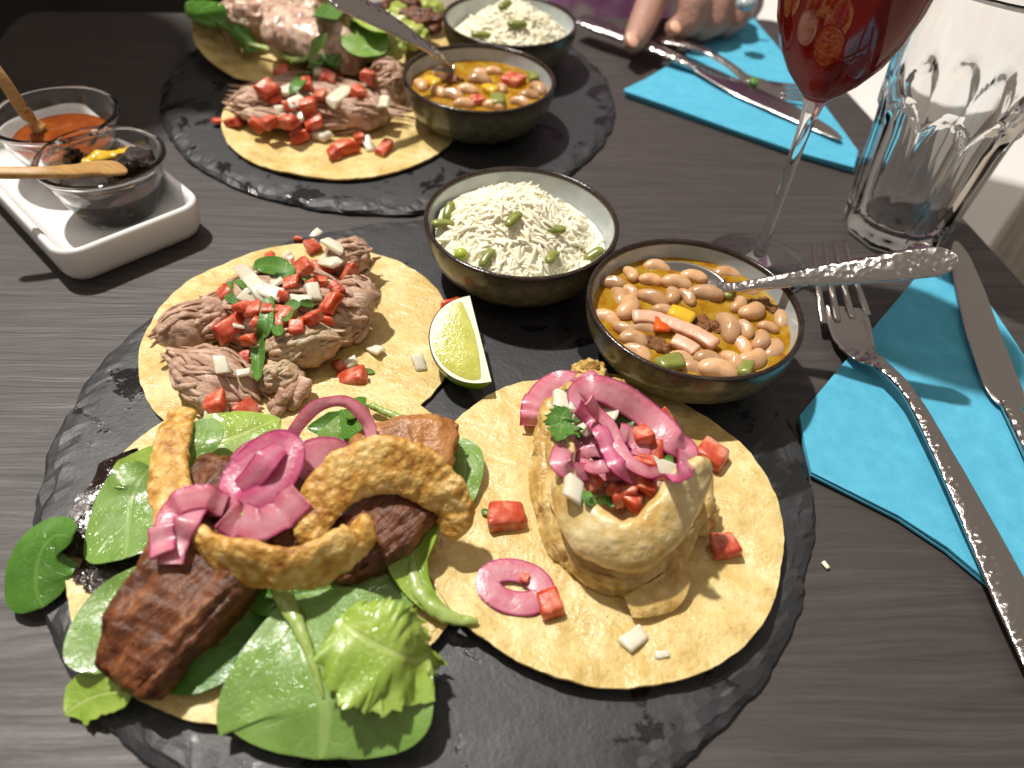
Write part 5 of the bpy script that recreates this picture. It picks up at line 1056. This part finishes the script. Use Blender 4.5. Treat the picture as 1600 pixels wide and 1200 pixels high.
piece("pepper_strip", [(128, 253, 3.05), (165, 243, 3.15), (210, 235, 3.05)], [.3, .38, .25], [.12, .14, .1], 'pepper_y', "yellow-orange strip on the dark chilli paste", "pepper piece", n=24, seg=14)
for px, py, r_, lab in [(215, 252, (1., .7, .55), "black glossy chilli lump right of the wooden spoon's end"), (195, 258, (.7, .5, .4), "black chilli lump under the wooden spoon's end"), (112, 245, (.6, .35, .4), "brown chilli flakes at the left wall of the nearer cup")]:
    meat("chilli_lump", px, py, 2.9, r_, (0, 0, px), 'darksauce', lab, "chilli paste", "chilli lumps", .3, 2.0, sub=4)

# ------------------------------------------------------------------ drinking glasses
TC = at(1402, 342, .9)[:2]
def tumbler():
    n = 10; seg = 200; H_ = 15.0; rows = []
    def Ro(z): return 3.30+1.15*(z/H_)
    zs = [0, .0, .12, .4, .9, 1.8, 3, 4.5, 6, 6.8, 7.3, 7.6, 7.9, 8.2, 8.5, 8.8, 9.1, 9.5, 10, 11, 13, 14.6, 14.9, 15.0]
    a = np.linspace(0, 2*np.pi, seg, endpoint=False)
    for i, z in enumerate(zs):
        r0 = Ro(z)*(0 if i == 0 else (.9 if i == 1 else (.96 if i == 2 else 1)))
        if i == len(zs)-1: r0 -= .07
        la = (a % (2*np.pi/n))-np.pi/n; poly_ = r0*math.cos(math.pi/n)/np.cos(la)*1.012
        arch = 8.9-1.5*(np.abs(la)/(np.pi/n))**2.2
        m = np.clip((arch-z)/.35+.5, 0, 1); m = m*m*(3-2*m)
        groove = -.13*np.exp(-((np.abs(la)-np.pi/n)/.05)**2)*m*0
        rr = (poly_-.24+groove)*m+r0*(1-m)
        if i <= 1: rr = np.minimum(rr, poly_)
        rows.append(np.stack([TC[0]+rr*np.cos(a+.2), TC[1]+rr*np.sin(a+.2), np.full(seg, z)], 1))
    for r_, z in ((-.2, 14.96), (-.27, 14.8), (-.28, 10), (-.32, 8.6), (-.72, 7), (-.78, 4), (-.82, 2.2), (-.95, 1.5), (-1.2, 1.15), (-2.2, 1.0), (-9, .98)):
        rr = max(0, Ro(z)+r_); rows.append(np.stack([TC[0]+rr*np.cos(a+.2), TC[1]+rr*np.sin(a+.2), np.full(seg, z+.0)], 1))
    V = np.concatenate(rows); F = []
    for i in range(len(rows)-1):
        for j in range(seg): F.append((i*seg+j, i*seg+(j+1) % seg, (i+1)*seg+(j+1) % seg, (i+1)*seg+j))
    V[:, 2] += .012
    tag(mk("glass_tumbler", V, F, MT['glass'], base=(TC[0], TC[1], 0)), "clear faceted glass tumbler at the right edge of the table", "tumbler")
tumbler()
WC = np.array([13.7, 37.4])
wg = thing("wine_glass", (WC[0], WC[1], 0), "stemmed glass of red wine behind the front bean bowl", "wine glass")
wb = (WC[0], WC[1], .012)
V, F = lathe([(0, 0), (2.7, 0), (2.98, .04), (3.02, .1), (2.95, .15), (2.2, .22), (1.2, .34), (.6, .6), (.42, .85), (.36, 1.1)], wb, 72); mk("foot", V, F, MT['glass'], wg, base=wb)
V, F = lathe([(.36, 1.1), (.30, 1.7), (.28, 4), (.31, 7), (.38, 9), (.50, 9.9), (.66, 10.3)], wb, 40); mk("stem", V, F, MT['glass'], wg, base=wb)
WI = [(0, 10.72), (.5, 10.74), (1.0, 11.0), (1.7, 11.7), (2.35, 12.7), (2.85, 13.9), (3.15, 15.2), (3.3, 16.6), (3.32, 18), (3.2, 19.8), (3.0, 21.5)]
V, F = lathe([(.66, 10.3), (1.1, 10.75), (1.8, 11.5), (2.45, 12.5), (2.95, 13.75), (3.26, 15.1), (3.41, 16.6), (3.43, 18), (3.3, 19.8), (3.1, 21.5), (3.05, 21.55)]+WI[::-1], wb, 80); mk("bowl", V, F, MT['glass'], wg, base=wb)
wz = [p for p in WI if p[1] <= 17]; V, F = lathe([(a+.025 if a else 0, b-.02) for a, b in wz]+[(3.33, 17.4), (3.2, 17.38), (1.5, 17.36), (0, 17.36)], wb, 72)
tag(mk("red_wine", V, F, MT['wine']), "deep red wine filling the stemmed glass", "wine")

# ------------------------------------------------------------------ the diner opposite and a figure added at the far left for its shadow
def body(name, parts, m, par, vox, smooth=6):
    """joined capsules melted into one continuous surface"""
    Vs, Fs, k = [], [], 0
    for a, b, ra, rb in parts:
        a = np.asarray(a, float); b = np.asarray(b, float); n = 9
        P = np.array([a+(b-a)*t for t in np.linspace(0, 1, n)]); rr = np.linspace(ra, rb, n)
        d = unit(b-a) if np.linalg.norm(b-a) > 1e-6 else np.array([0, 0, 1.])
        ext = [(-.95, .3), (-.7, .71), (-.38, .92)]
        PP = [a+d*ra*e for e, _ in ext]+list(P)+[b-d*rb*e for e, _ in ext[::-1]]; RR = [ra*s for _, s in ext]+list(rr)+[rb*s for _, s in ext[::-1]]
        V, F, _ = band(np.array(PP), (0.31, .2, .93) if abs(d[2]) < .9 else (1, 0.1, 0), RR, RR, 16, 2)
        Vs.append(V); Fs += [tuple(i+k for i in f) for f in F]; k += len(V)
    o = mk(name, np.concatenate(Vs), Fs, m, par)
    r = o.modifiers.new("remesh", 'REMESH'); r.mode = 'VOXEL'; r.voxel_size = vox*S; r.use_smooth_shade = True
    s = o.modifiers.new("smooth", 'SMOOTH'); s.factor = .6; s.iterations = smooth
    return o
p1 = thing("person", (8, 96, FLOOR), "diner opposite in a lilac shirt, hand resting on the far knife", "person")
idx = [(at(1034, -45, 4.6), at(1018, 2, 3.4), 1.35, 1.3), (at(1018, 2, 3.4), at(1003, 40, 2.4), 1.3, 1.2), (at(1003, 40, 2.4), at(990, 66, 1.9), 1.2, .95)]
mid = [(at(1070, -45, 4.9), at(1085, 5, 3.9), 1.35, 1.3), (at(1085, 5, 3.9), at(1078, 36, 2.6), 1.3, 1.15), (at(1078, 36, 2.6), at(1054, 46, 1.9), 1.15, .95)]
rin = [(at(1110, -40, 4.8), at(1122, 2, 3.7), 1.35, 1.3), (at(1122, 2, 3.7), at(1118, 34, 2.4), 1.3, 1.15), (at(1118, 34, 2.4), at(1094, 48, 1.7), 1.15, .95)]
lit = [(at(1145, -35, 4.3), at(1156, 4, 3.2), 1.2, 1.15), (at(1156, 4, 3.2), at(1154, 28, 2.2), 1.15, 1.0), (at(1154, 28, 2.2), at(1134, 44, 1.5), 1.0, .85)]
pm = at(1088, -70, 5.2); thb = [(at(1040, -70, 4.6), at(1016, -42, 3.6), 1.5, 1.3), (at(1016, -42, 3.6), at(998, -22, 2.6), 1.3, 1.0)]
palm = [(at(1034, -45, 4.6), pm, 1.6, 1.9), (at(1070, -45, 4.9), pm, 1.6, 1.9), (at(1110, -40, 4.8), pm, 1.6, 1.9), (at(1145, -35, 4.3), pm, 1.4, 1.9), (pm, (24, 92, 7), 2.2, 2.6), ((24, 92, 7), (30, 100, 14), 2.6, 3.6), ((30, 100, 14), (22, 99, 34), 3.4, 4), ((22, 99, 34), (8, 98, 40), 4, 5), ((8, 98, 40), (8, 97, 52), 5, 5), ((8, 96, 56), (8, 95, 62), 8.5, 8.8), ((8, 88, 57), (8, 86.5, 56.5), 1.2, .9)]
body("body", idx+mid+rin+lit+thb+palm, MT['skin'], p1, .32, 4)
for a_, r_ in (((at(988, 62, 2.35)), (.5, .75, .22)), ((at(1056, 42, 2.5)), (.5, .6, .2))):
    V, F = blob(a_, r_, (30, 0, 20), .0, 1, 3); mk("fingernail", V, F, MT['ham'], p1)
body("shirt", [((8, 98, -20), (8, 98, 30), 17, 18), ((-4, 98, 36), (20, 98, 36), 7, 7), ((24, 98, 36), (33, 101, 14), 5.5, 4.4), ((-8, 98, 36), (-16, 96, 12), 5.5, 4.5), ((3, 88, -3), (8, 90, -3), 7, 7)], MT['purple'], p1, .9, 4)
body("hair", [((8, 98.5, 60), (8, 98, 65), 8.6, 7.6), ((2, 99, 55), (14, 99, 55), 4.5, 4.5)], MT['hair'], p1, .8, 3)
rg = thing("finger_ring", at(1165, 6, 4.6), "jewelled ring on the diner's outer finger", "ring")
V, F = blob(at(1166, 5, 4.35), (.8, .7, .55), (0, 0, 0), .12, 3, 3); mk("stone", V, F, MT['lining'], rg)
V, F, _ = band(spl([at(1166, 6, 3.2)+np.array([1.25*math.cos(t), .3*math.sin(t), 1.2*math.sin(t)]) for t in np.linspace(0, 2*np.pi, 16, endpoint=False)], 40, True), (0, 1, .2), .22, .1, 8, 2, True); mk("hoop", V, F, MT['steel'], rg)
p2 = thing("person", (-58, 84, FLOOR), "person in black clothing beyond the table's far left corner", "person")  # mostly out of view; added and posed to shade the table's far left
body("body", [((-56, 76, 36), (-52, 70, 50), 5, 5), ((-50, 67, 54), (-49.5, 66, 60), 8.2, 8.4), ((-48, 58.5, 55), (-48, 58, 54.5), 1.2, .9), ((-56, 76, 36), (-53, 66, 28), 4, 3), ((-53, 66, 28), (-30, 58.5, 26), 2.8, 2.4), ((-30, 58.5, 26), (-23, 57, 26), 2.6, 2.0)], MT['skin'], p2, .6, 3)
body("clothing", [((-64, 92, -60), (-60, 86, 26), 18, 16), ((-72, 86, 33), (-53, 74, 34), 7, 7), ((-53, 74, 34), (-53, 66, 27), 5.5, 5), ((-53, 66, 27), (-31, 58.8, 26), 5, 4.2), ((-46, 97, -60), (-42, 94, 12), 18, 15)], MT['black'], p2, .9, 4)
body("hair", [((-51, 69, 58), (-51, 69, 63), 8.4, 7.4)], MT['hair'], p2, .8, 3)
# ------------------------------------------------------------------ crumbs on the table
tag(mk("rice_grain", *band(np.array([at(1286, 878, .1), at(1291, 884, .1), at(1294, 888, .1)]), (0, 0, 1), .1, .08, 8, 2)[:2], MT['rice']), "single white rice grain lying on the bare table", "rice grain")
